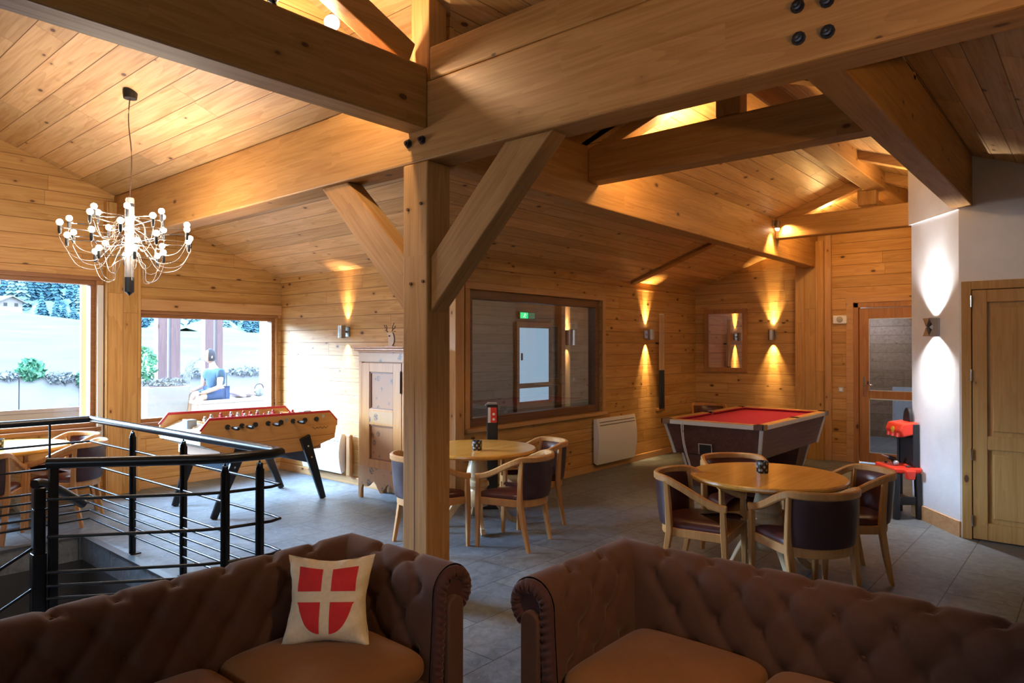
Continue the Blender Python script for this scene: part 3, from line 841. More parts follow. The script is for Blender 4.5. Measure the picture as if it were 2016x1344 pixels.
# ------------------------------------------------------------------ pool table
M['walnut'] = wood('dark_walnut_laminate', (.16, .072, .065), (.085, .036, .036), 'x', 'z', 0, 0, 0, .35, spec=.5)
M['walnut_y'] = wood('dark_walnut_laminate_y', (.16, .072, .065), (.085, .036, .036), 'y', 'z', 0, 0, 0, .35, spec=.5)
M['baize'] = plain('red_baize', (.36, .008, .050), .9, noise=.08, nscale=90)
M['rail_wood'] = wood('pool_rail_wood', (.62, .34, .13), (.5, .25, .08), 'x', 'y', 0, 0, 0, .3)
pt = thing('pool_table', 'red topped pool table with dark wood sides and metal edging', 'pool table', (8.83, 3.505, 0))
hx, hy, zt = 1.18, .625, .82; bx, by, zb = 1.03, .52, .40
def frus(a, b, z0, c, d, z1, g, cx=0):
    vs = [(-a + cx, -b, z0), (a + cx, -b, z0), (a + cx, b, z0), (-a + cx, b, z0), (-c + cx, -d, z1), (c + cx, -d, z1), (c + cx, d, z1), (-c + cx, d, z1)]
    g.add(vs, [(3, 2, 1, 0), (4, 5, 6, 7), (0, 1, 5, 4), (1, 2, 6, 5), (2, 3, 7, 6), (3, 0, 4, 7)]); return g
g = frus(bx, by, zb, hx - .03, hy - .03, .765, G()); g.build('cabinet', M['walnut'], pt, bevel=.004)
g = G(); g.box(-hx + .07, hx - .07, -hy + .07, hy - .07, .77, .785); g.build('cloth', M['baize'], pt)
for nm, b in (('end_rail', (-hx, -hx + .10, -hy + .10, hy - .10)), ('end_rail', (hx - .10, hx, -hy + .10, hy - .10)), ('side_rail', (-hx + .12, -.06, -hy, -hy + .10)), ('side_rail', (.06, hx - .12, -hy, -hy + .10)), ('side_rail', (-hx + .12, -.06, hy - .10, hy)), ('side_rail', (.06, hx - .12, hy - .10, hy))):
    g = G(); g.box(b[0], b[1], b[2], b[3], .765, zt); o = g.build(nm, M['rail_wood'], pt, bevel=.006)
    x0, x1, y0, y1 = b; q = G()
    if nm == 'end_rail':
        s = 1 if x0 < 0 else -1; xi = x1 if s > 0 else x0
        q.prism([(xi, y0, .787), (xi, y0, .812), (xi + s * .035, y0 + .03, .808), (xi + s * .02, y0 + .03, .787)], (0, y1 - y0 - .0, 0))
    else:
        s = 1 if y0 < 0 else -1; yi = y1 if s > 0 else y0
        q.prism([(x0, yi, .787), (x0, yi, .812), (x0 + .02, yi + s * .035, .808), (x0 + .02, yi + s * .02, .787)], (x1 - x0 - .02, 0, 0))
    q.build('cushion', M['baize'], o)
for x in (-hx + .05, 0, hx - .05):
    for s in (-1, 1):
        g = G(); g.lathe([(.052, .80), (.058, .815), (.062, .822), (.048, .822), (.045, .79), (0, .775)], (x, s * (hy - .055), 0), 16); g.build('pocket', M['black'], pt, smooth=40)
# metal edge trims
for b in ((-hx - .006, -hx + .004, -hy + .10, hy - .10, .765, .815), (hx - .004, hx + .006, -hy + .10, hy - .10, .765, .815), (-hx + .12, hx - .12, -hy - .006, -hy + .004, .765, .815), (-hx + .12, hx - .12, hy - .004, hy + .006, .765, .815)):
    g = G(); g.box(*b); g.build('edge_trim', M['alu'], pt, bevel=.002)
for sx in (-1, 1):
    for sy in (-1, 1):
        g = G(); g.box(min(sx * (hx - .11), sx * (hx + .008)), max(sx * (hx - .11), sx * (hx + .008)), min(sy * (hy - .012), sy * (hy + .008)), max(sy * (hy - .012), sy * (hy + .008)), .762, .824)
        g.box(min(sx * (hx - .012), sx * (hx + .008)), max(sx * (hx - .012), sx * (hx + .008)), min(sy * (hy - .11), sy * (hy + .008)), max(sy * (hy - .11), sy * (hy + .008)), .762, .824)
        g.build('corner_cap', M['chrome'], pt, bevel=.004)
        g = G(); g.bar((sx * (hx - .032), sy * (hy - .032), .765), (sx * (bx + .002), sy * (by + .002), zb), .035, .035, (1, 0, 0)); g.build('corner_strip', M['alu'], pt, bevel=.003)
for sx in (-1, 1):
    g = frus(.15, .34, 0, .19, .44, zb, G(), sx * .80); l = g.build('leg', M['walnut_y'], pt, bevel=.004)
    for sy in (-1, 1):
        q = G(); q.bar((sx * .99, sy * .44, zb), (sx * .95, sy * .34, 0), .025, .025, (1, 0, 0)); q.build('leg_strip', M['alu'], l)
g = G(); g.box(-hx + .055, -hx + .095, .02, .16, .43, .535); o = g.build('ball_return', M['black'], pt)
g = G()
def rr(u, y0, y1, z0, z1): pass
g.tube([(-hx + .070, .01, .42), (-hx + .055, .01, .545), (-hx + .055, .17, .545), (-hx + .070, .17, .42)], .007, 6); g.build('return_frame', M['alu'], o, smooth=40)
g = G(); g.box(-.05, .05, -.01, .01, -.08, .08)
# cord hanging on the near face
tag(G().tube(smoothpath([(7.64, 3.845, .79), (7.65, 3.84, .60), (7.69, 3.82, .42), (7.745, 3.81, .30), (7.76, 3.80, .20), (7.74, 3.83, .32), (7.68, 3.855, .50), (7.63, 3.86, .70), (7.625, 3.86, .79)], 6), .006, 6).build('hanging_cord', M['white'], smooth=50), 'thin pale cord hanging down the end of the pool table', 'cord')

# ------------------------------------------------------------------ cue rack and cues
cr = thing('cue_rack', 'small wall rack holding the pool cues beside the sconce', 'cue rack', (9.72, 5.30, 0))
g = G(); g.box(-.10, .10, -.055, 0, .70, .735); g.build('base_shelf', M['frame_dk'], cr, bevel=.004)
g = G(); g.box(-.11, .10, -.045, -.028, 1.74, 1.765); g.build('clip_bar', M['black'], cr, bevel=.003)
g = G(); g.box(-.10, -.08, -.03, 0, 1.74, 1.765); g.box(.07, .09, -.03, 0, 1.74, 1.765); g.build('bracket', M['black'], cr)
M['cue_ash'] = plain('cue_ash', (.72, .50, .26), .3)
cues = None
CL = ('leftmost of the four cues standing in the wall rack', 'second cue from the left in the wall rack', 'third cue from the left in the wall rack', 'rightmost of the four cues standing in the wall rack')
for k in range(4):
    x = 9.65 + k * .04
    if cues is None:
        cues = thing('pool_cue', CL[0], 'cue', (x, 5.245, .735), 0, 'pool cues in the wall rack')
        g = G(); g.lathe([(.013, .60), (.011, .9), (.008, 1.2), (.0062, 1.46), (0, 1.46)], n=10); g.build('shaft', M['cue_ash'], cues, smooth=40)
        g = G(); g.lathe([(0, 0), (.015, 0), (.016, .05), (.0145, .45), (.013, .60)], n=10); g.build('butt', M['black'], cues, smooth=40)
        g = G(); g.lathe([(.0066, 1.46), (.0066, 1.475), (.004, 1.482), (0, 1.483)], n=10); g.build('tip', M['white'], cues, smooth=40)
    else: dup(cues, (x, 5.245, .735), None, CL[k])

# ------------------------------------------------------------------ mirror, switch, sensor, radiators
mi = thing('wall_mirror', 'wood framed mirror on the end wall above the pool table', 'mirror', (X4, 4.76, 1.28))
w_, h_ = .365, 1.04
for b in ((-w_, w_, 0, .075), (-w_, w_, h_ - .075, h_), (-w_, -w_ + .075, .075, h_ - .075), (w_ - .075, w_, .075, h_ - .075)):
    g = G(); g.box(-.035, -.002, b[0], b[1], b[2], b[3]); g.build('frame_rail', M['door_dk'], mi, bevel=.005)
g = G(); g.box(-.018, -.012, -w_ + .07, w_ - .07, .07, h_ - .07); g.build('mirror_glass', plain('silvered_glass', (.92, .92, .90), .015, metal=1), mi)
sn = thing('motion_sensor', 'white box with a round grey lens on the wall left of the glass door', 'sensor', (X4, 2.98, 2.04))
g = G(); g.box(-.05, 0, -.095, .095, 0, .125); g.build('housing', M['white'], sn, bevel=.01)
g = G(); g.lathe([(0, -.066), (.03, -.064), (.044, -.055), (.046, -.048)], (0, .0, .062), 20, 'x'); g.build('lens', plain('grey_lens', (.45, .45, .46), .4), sn, smooth=50)
sw = thing('light_switch', 'small white light switch left of the glass door', 'light switch', (X4, 2.975, 1.065))
g = G(); g.box(-.012, 0, -.04, .04, -.04, .04); g.build('plate', plain('steel_plate', (.5, .45, .4), .4, metal=.5), sw, bevel=.004)
g = G(); g.box(-.022, -.010, -.022, .022, -.025, .025); g.build('rocker', M['white'], sw, bevel=.003)
def heater(label, loc, rz, w, h, z0, curve=.05):
    r = thing('wall_heater', label, 'heater', loc, rz, 'white wall heaters')
    def sec(v): return -.075 - curve * (1 - (2 * v - 1) ** 2) * .8
    g = G(); g.grid(lambda u, v: (-w / 2 + w * u, sec(v), z0 + h * v), 8, 14)
    pl = [(-w / 2, 0 - .02, z0 + .03)] + [(-w / 2, sec(k / 14), z0 + h * k / 14) for k in range(15)] + [(-w / 2, -.02, z0 + h - .01)]
    g = G(); g.prism(pl, (w, 0, 0)); g.build('casing', M['white'], r, smooth=30, bevel=.004)
    M.setdefault('grille', plain('grille_shadow', (.10, .10, .10), .6))
    for k in range(2):
        g = G(); zz = z0 + h - .055 - k * .04; v = (zz - z0) / h
        g.box(-w / 2 + .05, w / 2 - .03, sec(v) - .003, sec(v) + .01, zz - .005, zz + .005); g.build('outlet_slot', M['grille'], r)
    g = G(); g.box(-w / 2 + .1, w / 2 - .1, -.02, 0, z0 + .1, z0 + h - .1); g.build('bracket', M['white'], r)
    return r
heater('white convector heater under the interior window', (8.36, Y3, 0), 0, 1.0, .63, .09)
heater('white convector heater low on the wall behind the table football', (X2, 7.62, 0), R(-90), .85, .50, .12)
g = G(); g.box(X2 - .07, X2 - .02, 7.03, 7.12, .10, .62); tag(g.build('wall_box', M['door_dk'], bevel=.02), 'rounded wooden box on the wall right of the low heater', 'box')

# ------------------------------------------------------------------ sconces
M['sconce'] = plain('nickel_sconce', (.42, .40, .39), .35, metal=.9)
def sconce(label, loc, rz, r=.048, h=.155, cool=False, wall=None):
    s = thing('wall_sconce', label, 'wall lamp', loc, rz, None)
    g = G(); g.box(-.05, .05, -.02, 0, -.06, .06); g.build('back_plate', M['sconce'], s, bevel=.004)
    g = G(); g.box(-.012, .012, -.07, -.015, -.012, .012); g.build('arm', M['sconce'], s)
    g = G(); n = [(r * .86, -h / 2 + .012), (r, -h / 2), (r, h / 2), (r * .86, h / 2), (r * .86, -h / 2 + .012)]
    g.lathe([(r * .9, -h / 2), (r, -h / 2), (r, h / 2), (r * .9, h / 2), (r * .9, -h / 2)], (0, -.095, 0), 24); g.build('cylinder_shade', M['sconce'], s, smooth=40)
    g = G(); g.lathe([(0, h / 2 - .02), (r * .8, h / 2 - .02)], (0, -.095, 0), 16); g.lathe([(r * .8, -h / 2 + .02), (0, -h / 2 + .02)], (0, -.095, 0), 16)
    g.build('lamp_face', M['coolglow' if cool else 'spotglow'], s)
    return s
SCN = [(X2, 7.17, 1.885, -90, 'cylinder wall sconce above and left of the wardrobe'), (9.30, Y3, 1.885, 0, 'cylinder wall sconce between the interior window and the cues'), (X4, 3.975, 1.885, -90, 'cylinder wall sconce right of the mirror')]
for x, y, z, a, lab in SCN: sconce(lab, (x, y, z), R(a))
# the pier lamp: square box with a bow-tie cut
pc = PA.lerp(PB, .46)
ps = thing('wall_sconce', 'square bow-tie cut metal sconce on the white pier', 'wall lamp', (pc.x, pc.y, 1.885), math.atan2(pd.y, pd.x) + PI)
q = math.atan2(pd.y, pd.x)
ps.rotation_euler = (0, 0, q + PI)
g = G(); g.box(-.055, .055, -.012, 0, -.085, .085); g.build('back_plate', M['sconce'], ps, bevel=.003)
for sx in (-1, 1):
    g = G(); g.prism([(sx * .055, -.012, -.08), (sx * .055, -.012, .08), (sx * .004, -.07, .0)], (sx * .002, 0, 0))
    g.prism([(sx * .055, -.012, -.085), (sx * .055, -.10, -.085), (sx * .055, -.06, 0), (sx * .055, -.10, .085), (sx * .055, -.012, .085)], (sx * -.004, 0, 0)); g.build('side_fin', M['sconce'], ps)
g = G(); g.prism([(-.051, -.10, .085), (.051, -.10, .085), (0, -.10, .003)], (0, .006, 0)); g.prism([(-.051, -.10, -.085), (.051, -.10, -.085), (0, -.10, -.003)], (0, .006, 0)); g.build('front_fin', M['sconce'], ps)

# ------------------------------------------------------------------ beam spot lamps
M['lampmetal'] = plain('lamp_metal', (.35, .33, .30), .3, metal=.9)
def spot(label, loc, aim, glow_):
    s = thing('beam_spotlight', label, 'spotlight', loc)
    a = Vector(aim).normalized()
    g = G(); g.box(-.03, .03, -.012, .012, -.04, .04); g.build('bracket', M['lampmetal'], s, bevel=.003)
    ce = a * .02 + Vector((0, -.05, 0)) 
    g = G(); g.tube([Vector((0, 0, 0)), ce], .008, 6); g.build('arm', M['lampmetal'], s, smooth=40)
    g = G(); pts = [ce - a * .05, ce - a * .02, ce + a * .055]; g.tube(pts, .034, 14, scale=[.5, .85, 1.0]); g.build('head', M['lampmetal'], s, smooth=40)
    g = G(); g.ball(ce + a * .058, .028, 12, 8); g.build('lamp', glow_, s, smooth=60)
    return s
spot('small spotlight in the angle of the long purlin and the far cross tie', (9.12, 3.285, 3.32), (-.1, .05, -1), M['spotglow'])
M['globe'] = glow('globe_glow', (1, .86, .62), 9)
sp2 = thing('beam_spotlight', 'glowing round bulb clamped on top of the upper left cross beam', 'spotlight', (2.42, 3.52, 3.535))
g = G(); g.box(-.03, .03, -.05, .03, 0, .02); g.tube([(0, 0, .02), (0, .02, .06), (.02, .02, .09)], .010, 6); g.build('clamp', M['black'], sp2, smooth=40)
g = G(); g.ball((.035, .02, .125), .046, 16, 10); g.build('globe', M['globe'], sp2, smooth=60)
sp3 = thing('beam_spotlight', 'dark clamp lamp on the cross beam near the top frame edge', 'spotlight', (2.09, 3.52, 3.535))
g = G(); g.box(-.03, .03, -.05, .03, 0, .02); g.tube([(0, 0, .02), (0, .02, .06), (-.02, .02, .10)], .014, 6); g.build('clamp', M['black'], sp3, smooth=40)
g = G(); g.ball((-.025, .03, .14), .040, 12, 8); g.build('head', M['black'], sp3, smooth=60)

# ------------------------------------------------------------------ chandelier: tiers of bare bulbs on thin arms
ch = thing('chandelier', 'tiered chandelier of small round bulbs on thin chrome arms', 'chandelier', (2.224, 5.98, 2.13))
M['clear_tube'] = plain('pale_tube', (.55, .52, .50), .25, metal=.6)
zc = hall(2.224) - 2.13
g = G(); g.lathe([(0, -.05), (.05, -.05), (.055, -.01), (.055, .02), (0, .03)], (0, 0, zc - .01), 20); g.build('canopy', M['black'], ch, smooth=40)
g = G(); g.tube(smoothpath([(0, 0, .76), (.012, -.004, 1.1), (-.008, .01, 1.4), (0, 0, zc - .04)], 5), .0045, 6); g.build('cable', plain('brown_cable', (.10, .05, .03), .5), ch, smooth=60)
g = G(); g.lathe([(0, .13), (.032, .13), (.034, .14), (.034, .76), (.03, .772), (0, .772)], n=18); g.build('stem', M['clear_tube'], ch, smooth=40)
g = G(); g.lathe([(.0355, .70), (.0355, .725)], n=18); g.build('stem_band', M['black'], ch, smooth=40)
g = G(); g.lathe([(0, -.02), (.02, 0), (.036, .012), (.036, .13), (0, .13)], n=18); g.build('finial', M['black'], ch, smooth=40)
TIERS = [(.625, .27, 6, .1), (.545, .42, 6, .55), (.47, .50, 6, .05), (.41, .43, 6, .6), (.30, .26, 6, .3)]
for z, r, n, ph in TIERS:
    for k in range(n):
        a = ph + 2 * PI * k / n; c, s = math.cos(a), math.sin(a)
        g = G(); g.tube([(.03 * c, .03 * s, z - .005), (r * c, r * s, z)], .004, 6); ar = g.build('arm', M['chrome'], ch, smooth=50)
        g = G(); g.lathe([(0, -.05), (.010, -.05), (.014, -.03), (.014, .012), (0, .012)], (r * c, r * s, z), 10); g.build('socket', M['black'], ar, smooth=40)
        g = G(); g.ball((r * c, r * s, z + .036), .023, 12, 8); g.build('bulb', M['bulb'], ar, smooth=60)
        drop = .10 + .10 * r
        g = G(); g.tube(smoothpath([(r * c, r * s, z - .05), (r * c * 1.0, r * s * 1.0, z - .085), (r * c * .82, r * s * .82, z - drop - .06), (r * c * .5, r * s * .5, z - drop - .075), (.12 * c, .12 * s, z - drop * .55), (.034 * c, .034 * s, z - .02)], 4), .0022, 5); g.build('wire', M['clear_tube'], ar, smooth=60)
# ------------------------------------------------------------------ painted wardrobe
def painted(name, base, scale):
    t = NT(name); s = t.sep(t.coords()); co = t.comb(0.0, s[1], s[2])
    vo = t.node('ShaderNodeTexVoronoi', feature='F1'); t.put(vo.inputs['Vector'], co); vo.inputs['Scale'].default_value = scale
    d = vo.outputs['Distance']; cr = t.sep(vo.outputs['Color'])
    n = t.noise(co, 55, 3)
    ringm = t.math('MULTIPLY', t.sstep(t.math('ADD', d, t.math('MULTIPLY', n, .25)), .50, .40), t.sstep(t.math('ADD', d, t.math('MULTIPLY', n, .25)), .14, .24))
    pet = t.math('GREATER_THAN', t.noise(co, 60, 2), .46)
    msk = t.math('MULTIPLY', t.math('MULTIPLY', ringm, pet), t.math('GREATER_THAN', cr[0], .22))
    g_ = t.noise(t.comb(0.0, t.math('MULTIPLY', s[1], 40.0), s[2]), 2, 3)
    c = t.mix(g_, tuple(x * .85 for x in base) + (1,), tuple(min(1, x * 1.12) for x in base) + (1,))
    c = t.mix(t.math('MULTIPLY', msk, .8), c, (.060, .050, .050, 1))
    return t.done(c, .38, spec=.45)
M['arm_wood'] = wood('wardrobe_pine', (.58, .27, .075), (.47, .19, .045), 'z', 'y', 0, 0, 0, .35, spec=.5)
M['arm_panel'] = painted('painted_flower_panel', (.42, .19, .075), 10)
M['arm_frieze'] = painted('painted_frieze', (.50, .27, .11), 8)
M['arm_edge'] = plain('panel_shadow_moulding', (.24, .09, .03), .45)
WX, WY0, WY1 = 4.82, 5.62, 6.42
wr = thing('wardrobe', 'honey coloured wooden wardrobe with flower painted door panels', 'wardrobe', (WX, (WY0 + WY1) / 2, 0))
hw = (WY1 - WY0) / 2
g = G(); g.box(.03, X2 - WX - .015, -hw, hw, .30, 1.64); g.build('body', M['arm_wood'], wr, bevel=.004)
g = G()
for k, (o, z0, z1) in enumerate(((.0, 1.635, 1.655), (.03, 1.655, 1.685), (.055, 1.685, 1.705))): g.box(-.02 - o, X2 - WX - .012, -hw - o, hw + o, z0, z1)
g.build('cornice', M['arm_wood'], wr, bevel=.006)
g = G(); g.box(.0, .03, -hw, hw, 1.53, 1.635); g.build('frieze', M['arm_frieze'], wr, bevel=.003)
for s in (-1, 1):
    g = G(); g.box(.0, .03, s * hw - (.055 if s > 0 else 0), s * hw + (0 if s > 0 else .055), 0.0, 1.53); g.build('corner_stile', M['arm_wood'], wr, bevel=.004)
# doors
for s in (-1,):
    y0, y1 = -hw + .06, hw - .06
    g = G(); z0, z1 = .36, 1.52; m_ = .135
    ph = ((z0 + .11, .86), (.90, 1.0), (1.05, z1 - .11))
    g.box(-.004, .03, y0, y0 + m_, z0, z1); g.box(-.004, .03, y1 - m_, y1, z0, z1)
    prev = z0
    for a, b in ((.45, .835), (1.01, 1.42)):
        g.box(-.004, .03, y0 + m_, y1 - m_, prev, a); prev = b
    g.box(-.004, .03, y0 + m_, y1 - m_, prev, z1)
    d = g.build('door', M['arm_wood'], wr, bevel=.003)
    for a, b in ((.45, .835), (1.01, 1.42)):
        q = G(); q.box(.016, .028, y0 + m_, y1 - m_, a, b); q.build('painted_panel', M['arm_panel'], d)
        q = G()
        for bb in ((y0 + m_, y0 + m_ + .014, a, b), (y1 - m_ - .014, y1 - m_, a, b), (y0 + m_, y1 - m_, a, a + .014), (y0 + m_, y1 - m_, b - .014, b)): q.box(.004, .018, *bb)
        q.build('moulding', M['arm_edge'], d)
    q = G(); q.box(-.0055, -.003, y0 + m_, y1 - m_, .86, .985); q.build('painted_band', M['arm_frieze'], d)
    q = G()
    yy = y0 + .004
    q.lathe([(.008, 0), (.008, .22), (.003, .24)], (-.010, yy, 1.20), 8); q.build('hinge', M['bolt'], d, smooth=40)
# scalloped skirt
sk = []
N = 60
for k in range(N + 1):
    u = k / N; a = abs(u - .5) * 2
    if a > .90: z = .0
    elif a > .78: z = .03 + .15 * ((.90 - a) / .12) ** .6
    else: z = .17 - .035 * math.cos(a * 9.5) - .045 * math.exp(-(a / .16) ** 2)
    sk.append((0, -hw + 2 * hw * u, max(0, z)))
g = G()
n = N
for k in range(N):
    p, q_ = sk[k], sk[k + 1]
    g.prism([(-.004, p[1], p[2]), (-.004, q_[1], q_[2]), (-.004, q_[1], .36), (-.004, p[1], .36)], (.03, 0, 0))
g.build('scalloped_skirt', M['arm_frieze'], wr)
g = G()
for y in (-hw + .03, hw - .03): g.box(.30, .36, y - .03, y + .03, 0, .30)
g.build('back_foot', M['arm_wood'], wr)
# deer silhouette ornament (flat cut-out) and leaning frame on top
M['wire_dk'] = plain('dark_cut_wood', (.045, .028, .018), .6)
M['deerface'] = plain('deer_cutout_wood', (.60, .42, .28), .6)
de = thing('deer_ornament', 'small deer head cut-out ornament standing on the wardrobe', 'ornament', (4.97, 6.06, 1.705))
g = G(); g.box(-.02, .02, -.07, .06, 0, .008); g.build('base', M['deerface'], de)
def tb(n, pts, r): G().tube(smoothpath([(0, a, b) for a, b in pts], 6), r, 6).build(n, M['wire_dk'], de, smooth=50)
tb('neck', [(-.045, .006), (-.075, .035), (-.085, .08), (-.072, .125), (-.055, .15)], .006)
tb('antler', [(.035, .16), (.055, .18), (.05, .21), (.065, .235)], .005); tb('antler', [(-.04, .165), (-.06, .19), (-.085, .20), (-.095, .225)], .005)
tb('tine', [(.05, .20), (.085, .215), (.095, .24)], .004); tb('tine', [(-.05, .18), (-.055, .22), (-.075, .26)], .004); tb('tine', [(-.07, .165), (-.10, .165)], .004)
g = G(); g.lathe([(0, -.004), (.013, -.004), (.013, .004), (0, .004)], (0, .005, .115), 14, 'x'); g.v = [(x, y * 1.0, .115 + (z - .115) * .7) for x, y, z in g.v]; g.build('nose', M['wire_dk'], de, smooth=40)
g = G(); g.prism([(.004, -.05, .0), (.004, .03, .008), (.004, .03, .10), (.004, .05, .15), (.004, -.045, .15), (.004, -.07, .08)], (.006, 0, 0)); g.build('head', M['deerface'], de)
fr = thing('picture_frame', 'leaning picture frame on the wardrobe, partly behind the post', 'picture frame', (5.02, 5.76, 1.705))
g = G(); g.box(-.008, .008, -.11, .11, 0, .33); g.build('backing', M['white'], fr, rot=(0, R(14), 0))
g = G()
for b in ((-.125, -.10, 0, .345), (.10, .125, 0, .345), (-.10, .10, 0, .025), (-.10, .10, .32, .345)): g.box(-.018, .014, *b)
g.build('frame_rail', M['rail_wood'], fr, rot=(0, R(14), 0))

# ------------------------------------------------------------------ table football
M['foos'] = wood('varnished_beech', (.66, .33, .10), (.56, .24, .06), 'x', 'z', 0, 0, 0, .3, spec=.5)
M['foos_end'] = plain('cream_panel', (.72, .66, .52), .45)
M['foos_in'] = plain('brown_playfield', (.40, .22, .13), .6)
M['redlip'] = plain('red_rim', (.55, .02, .03), .4)
ft = thing('football_table', 'wooden table football with red rim and splayed black legs', 'football table', (3.89, 7.10, 0))
L2, W2 = .78, .46
side = [(-L2, .76), (-L2 + .005, .87), (-L2 + .09, .975), (L2 - .09, .96), (L2, .86), (L2 - .005, .80), (L2 - .025, .67), (L2 - .40, .565), (-L2 + .40, .575), (-L2 + .02, .735)]
for s, nm in ((-1, 'side_panel'), (1, 'side_panel')):
    y = s * W2
    g = G(); g.prism([(x, y - .013, z) for x, z in side], (0, .026, 0)); sp_ = g.build(nm, M['foos'], ft, bevel=.003)
    g = G(); g.rail([(x, y, z + .008) for x, z in side[1:6]], .034, .018, up=(0, 1, 0)); g.build('red_rim', M['redlip'], sp_, smooth=40)
    q = G(); q.box(-L2 + .03, L2 - .03, y + s * .013, y + s * .0145, .715, .719); q.build('groove', M['arm_edge'], sp_)
for s in (-1, 1):
    g = G(); x0, x1 = (s * L2, s * (L2 - .40)) if s > 0 else (s * L2, s * (L2 - .40))
    g.prism([(s * (L2 - .015), -W2, .74), (s * (L2 - .015), W2, .74), (s * (L2 - .40), W2, .57), (s * (L2 - .40), -W2, .57)], (0, 0, .012)); g.build('bottom_panel', M['foos_end'], ft)
    g = G(); g.box(min(s * (L2 - .02), s * L2 - s * .005), max(s * (L2 - .02), s * L2 - s * .005), -W2, W2, .74, .83); e = g.build('end_panel', M['foos_end'], ft, bevel=.003)
    g = G(); g.prism([(s * (L2 - .01), -W2, .82), (s * (L2 - .01), W2, .82), (s * (L2 - .20), W2, .90), (s * (L2 - .20), -W2, .90)], (0, 0, .012)); g.build('end_shelf', M['foos_end'], e)
    g = G(); g.box(min(s * (L2 - .22), s * (L2 - .20)), max(s * (L2 - .22), s * (L2 - .20)), -W2, W2, .74, .93); g.build('goal_wall', M['foos'], e)
    q = G(); q.box(s * (L2 - .11) - .05, s * (L2 - .11) + .05, -.06, .06, .87, .955); q.build('score_box', plain('grey_box_%d' % s, (.22, .24, .27), .4), e, bevel=.006)
g = G(); g.box(-L2 + .2, L2 - .2, -W2, W2, .57, .765); g.build('playfield', M['foos_in'], ft)
g = G(); g.box(-.30, .30, -W2 - .004, -W2 + .01, .565, .57); g.build('bottom_edge', M['foos'], ft)
M['player'] = plain('player_metal', (.50, .47, .45), .35, metal=.7)
M['player_red'] = plain('player_red', (.45, .05, .04), .4)
rods = [(-.51, 1, 0), (-.36, 2, 0), (-.215, 3, 1), (-.07, 5, 0), (.075, 5, 1), (.22, 3, 0), (.365, 2, 1), (.51, 1, 1)]
for x, nply, side_ in rods:
    near = side_ == 0
    y0, y1 = (-W2 - .18, W2 + .05) if near else (-W2 - .05, W2 + .18)
    g = G(); g.tube([(x, y0 + .03, .90), (x, y1 - .03, .90)], .008, 8); r_ = g.build('rod', M['chrome'], ft, smooth=50)
    for s in (-1, 1):
        g = G(); g.lathe([(0, -.012), (.026, -.012), (.026, .006), (.012, .016), (0, .016)], (x, s * (W2 + .016), .90), 14, 'y'); g.build('bushing', M['black'], r_, smooth=40)
    yh = y0 if near else y1; sg = -1 if near else 1
    g = G(); g.lathe([(0, -.06), (.016, -.055), (.021, -.02), (.018, .03), (.014, .06), (0, .062)], (x, yh, .90), 12, 'y'); g.build('handle', M['black'], r_, smooth=50)
    for k in range(nply):
        y = (k - (nply - 1) / 2) * (.75 / max(nply, 2.2))
        g = G(); g.ball((x, y, .962), .017, 8, 6); g.bar((x, y, .95), (x, y, .875), .030, .05, (0, 1, 0), .028, .035); g.bar((x, y, .875), (x - .01, y, .80), .03, .022, (0, 1, 0), .034, .03)
        g.build('player', M['player'] if near else M['player_red'], r_, smooth=40)
for sx in (-1, 1):
    for sy in (-1, 1):
        top = Vector((sx * .36, sy * (W2 + .0325), .70)); bot = Vector((sx * .63, sy * (W2 - .03), 0)); d = bot - top
        g = G(); g.bar(top - d * .03, bot, .125, .04, (0, 1, 0), .066, .036); l = g.build('leg', M['steel_blk'], ft, bevel=.008)
        for t_ in (.12, .30):
            p = top + d * t_; q = G(); q.lathe([(0, -.024), (.011, -.022), (.011, .0)], p + Vector((0, (0 if sy < 0 else .045), 0)), 8, 'y'); q.build('bolt', M['chrome'], l, smooth=40)
    g = G(); g.bar((sx * .46, -W2 + .0, .48), (sx * .46, W2 - .0, .48), .03, .12); g.build('crossbar', plain('blue_grey_steel%d' % sx, (.02, .045, .07), .4, metal=.3), ft, bevel=.004)
# signature-like script and small roundels on the near panel
M['ink'] = plain('dark_ink', (.10, .04, .02), .6)
g = G(); g.tube(smoothpath([(.46 + .2 * u / 14, -W2 - .015, .80 + .012 * math.sin(u * 1.9) + (.012 if u in (0, 6) else 0)) for u in range(15)], 4), .0022, 5); g.build('script_mark', M['ink'], ft, smooth=50)
for x, z in ((.14, .915), (.60, .925)):
    g = G(); g.lathe([(0, -.002), (.020, -.002), (.020, .002)], (x, -W2 - .013, z), 18, 'y'); g.build('roundel', M['player'], ft, smooth=40)

# ------------------------------------------------------------------ slim black stand behind the middle table
bs = thing('floor_stand', 'slim black floor stand with red and white label, behind the middle table', 'stand', (5.43, 4.93, 0), R(-45))
g = G(); g.box(-.12, .12, -.10, .10, 0, .03); g.build('foot_plate', M['black'], bs, bevel=.006)
g = G(); g.box(-.058, .058, -.05, .05, .03, 1.09); g.build('column', M['black'], bs, bevel=.01)
g = G(); g.box(-.02, .045, -.0515, -.050, .90, 1.06); lb = g.build('label_red', plain('label_red', (.65, .04, .03), .5), bs)
g = G(); g.box(-.048, -.02, -.0515, -.050, .90, 1.06); g.build('label_white', plain('label_white', (.75, .70, .72), .5), bs)
for z in (.935, .99):
    g = G(); g.lathe([(0, -.0018), (.014, -.0018), (.014, 0)], (.012, -.0512, z), 14, 'y'); g.build('white_dot', M['white'], lb)
g = G(); g.box(-.05, .05, -.045, .045, 1.09, 1.11); g.tube([(-.05, -.03, 1.10), (-.07, -.035, 1.095), (-.075, -.035, 1.075)], .006, 6); g.build('steel_cap', M['steel'], bs, smooth=40, bevel=.004)

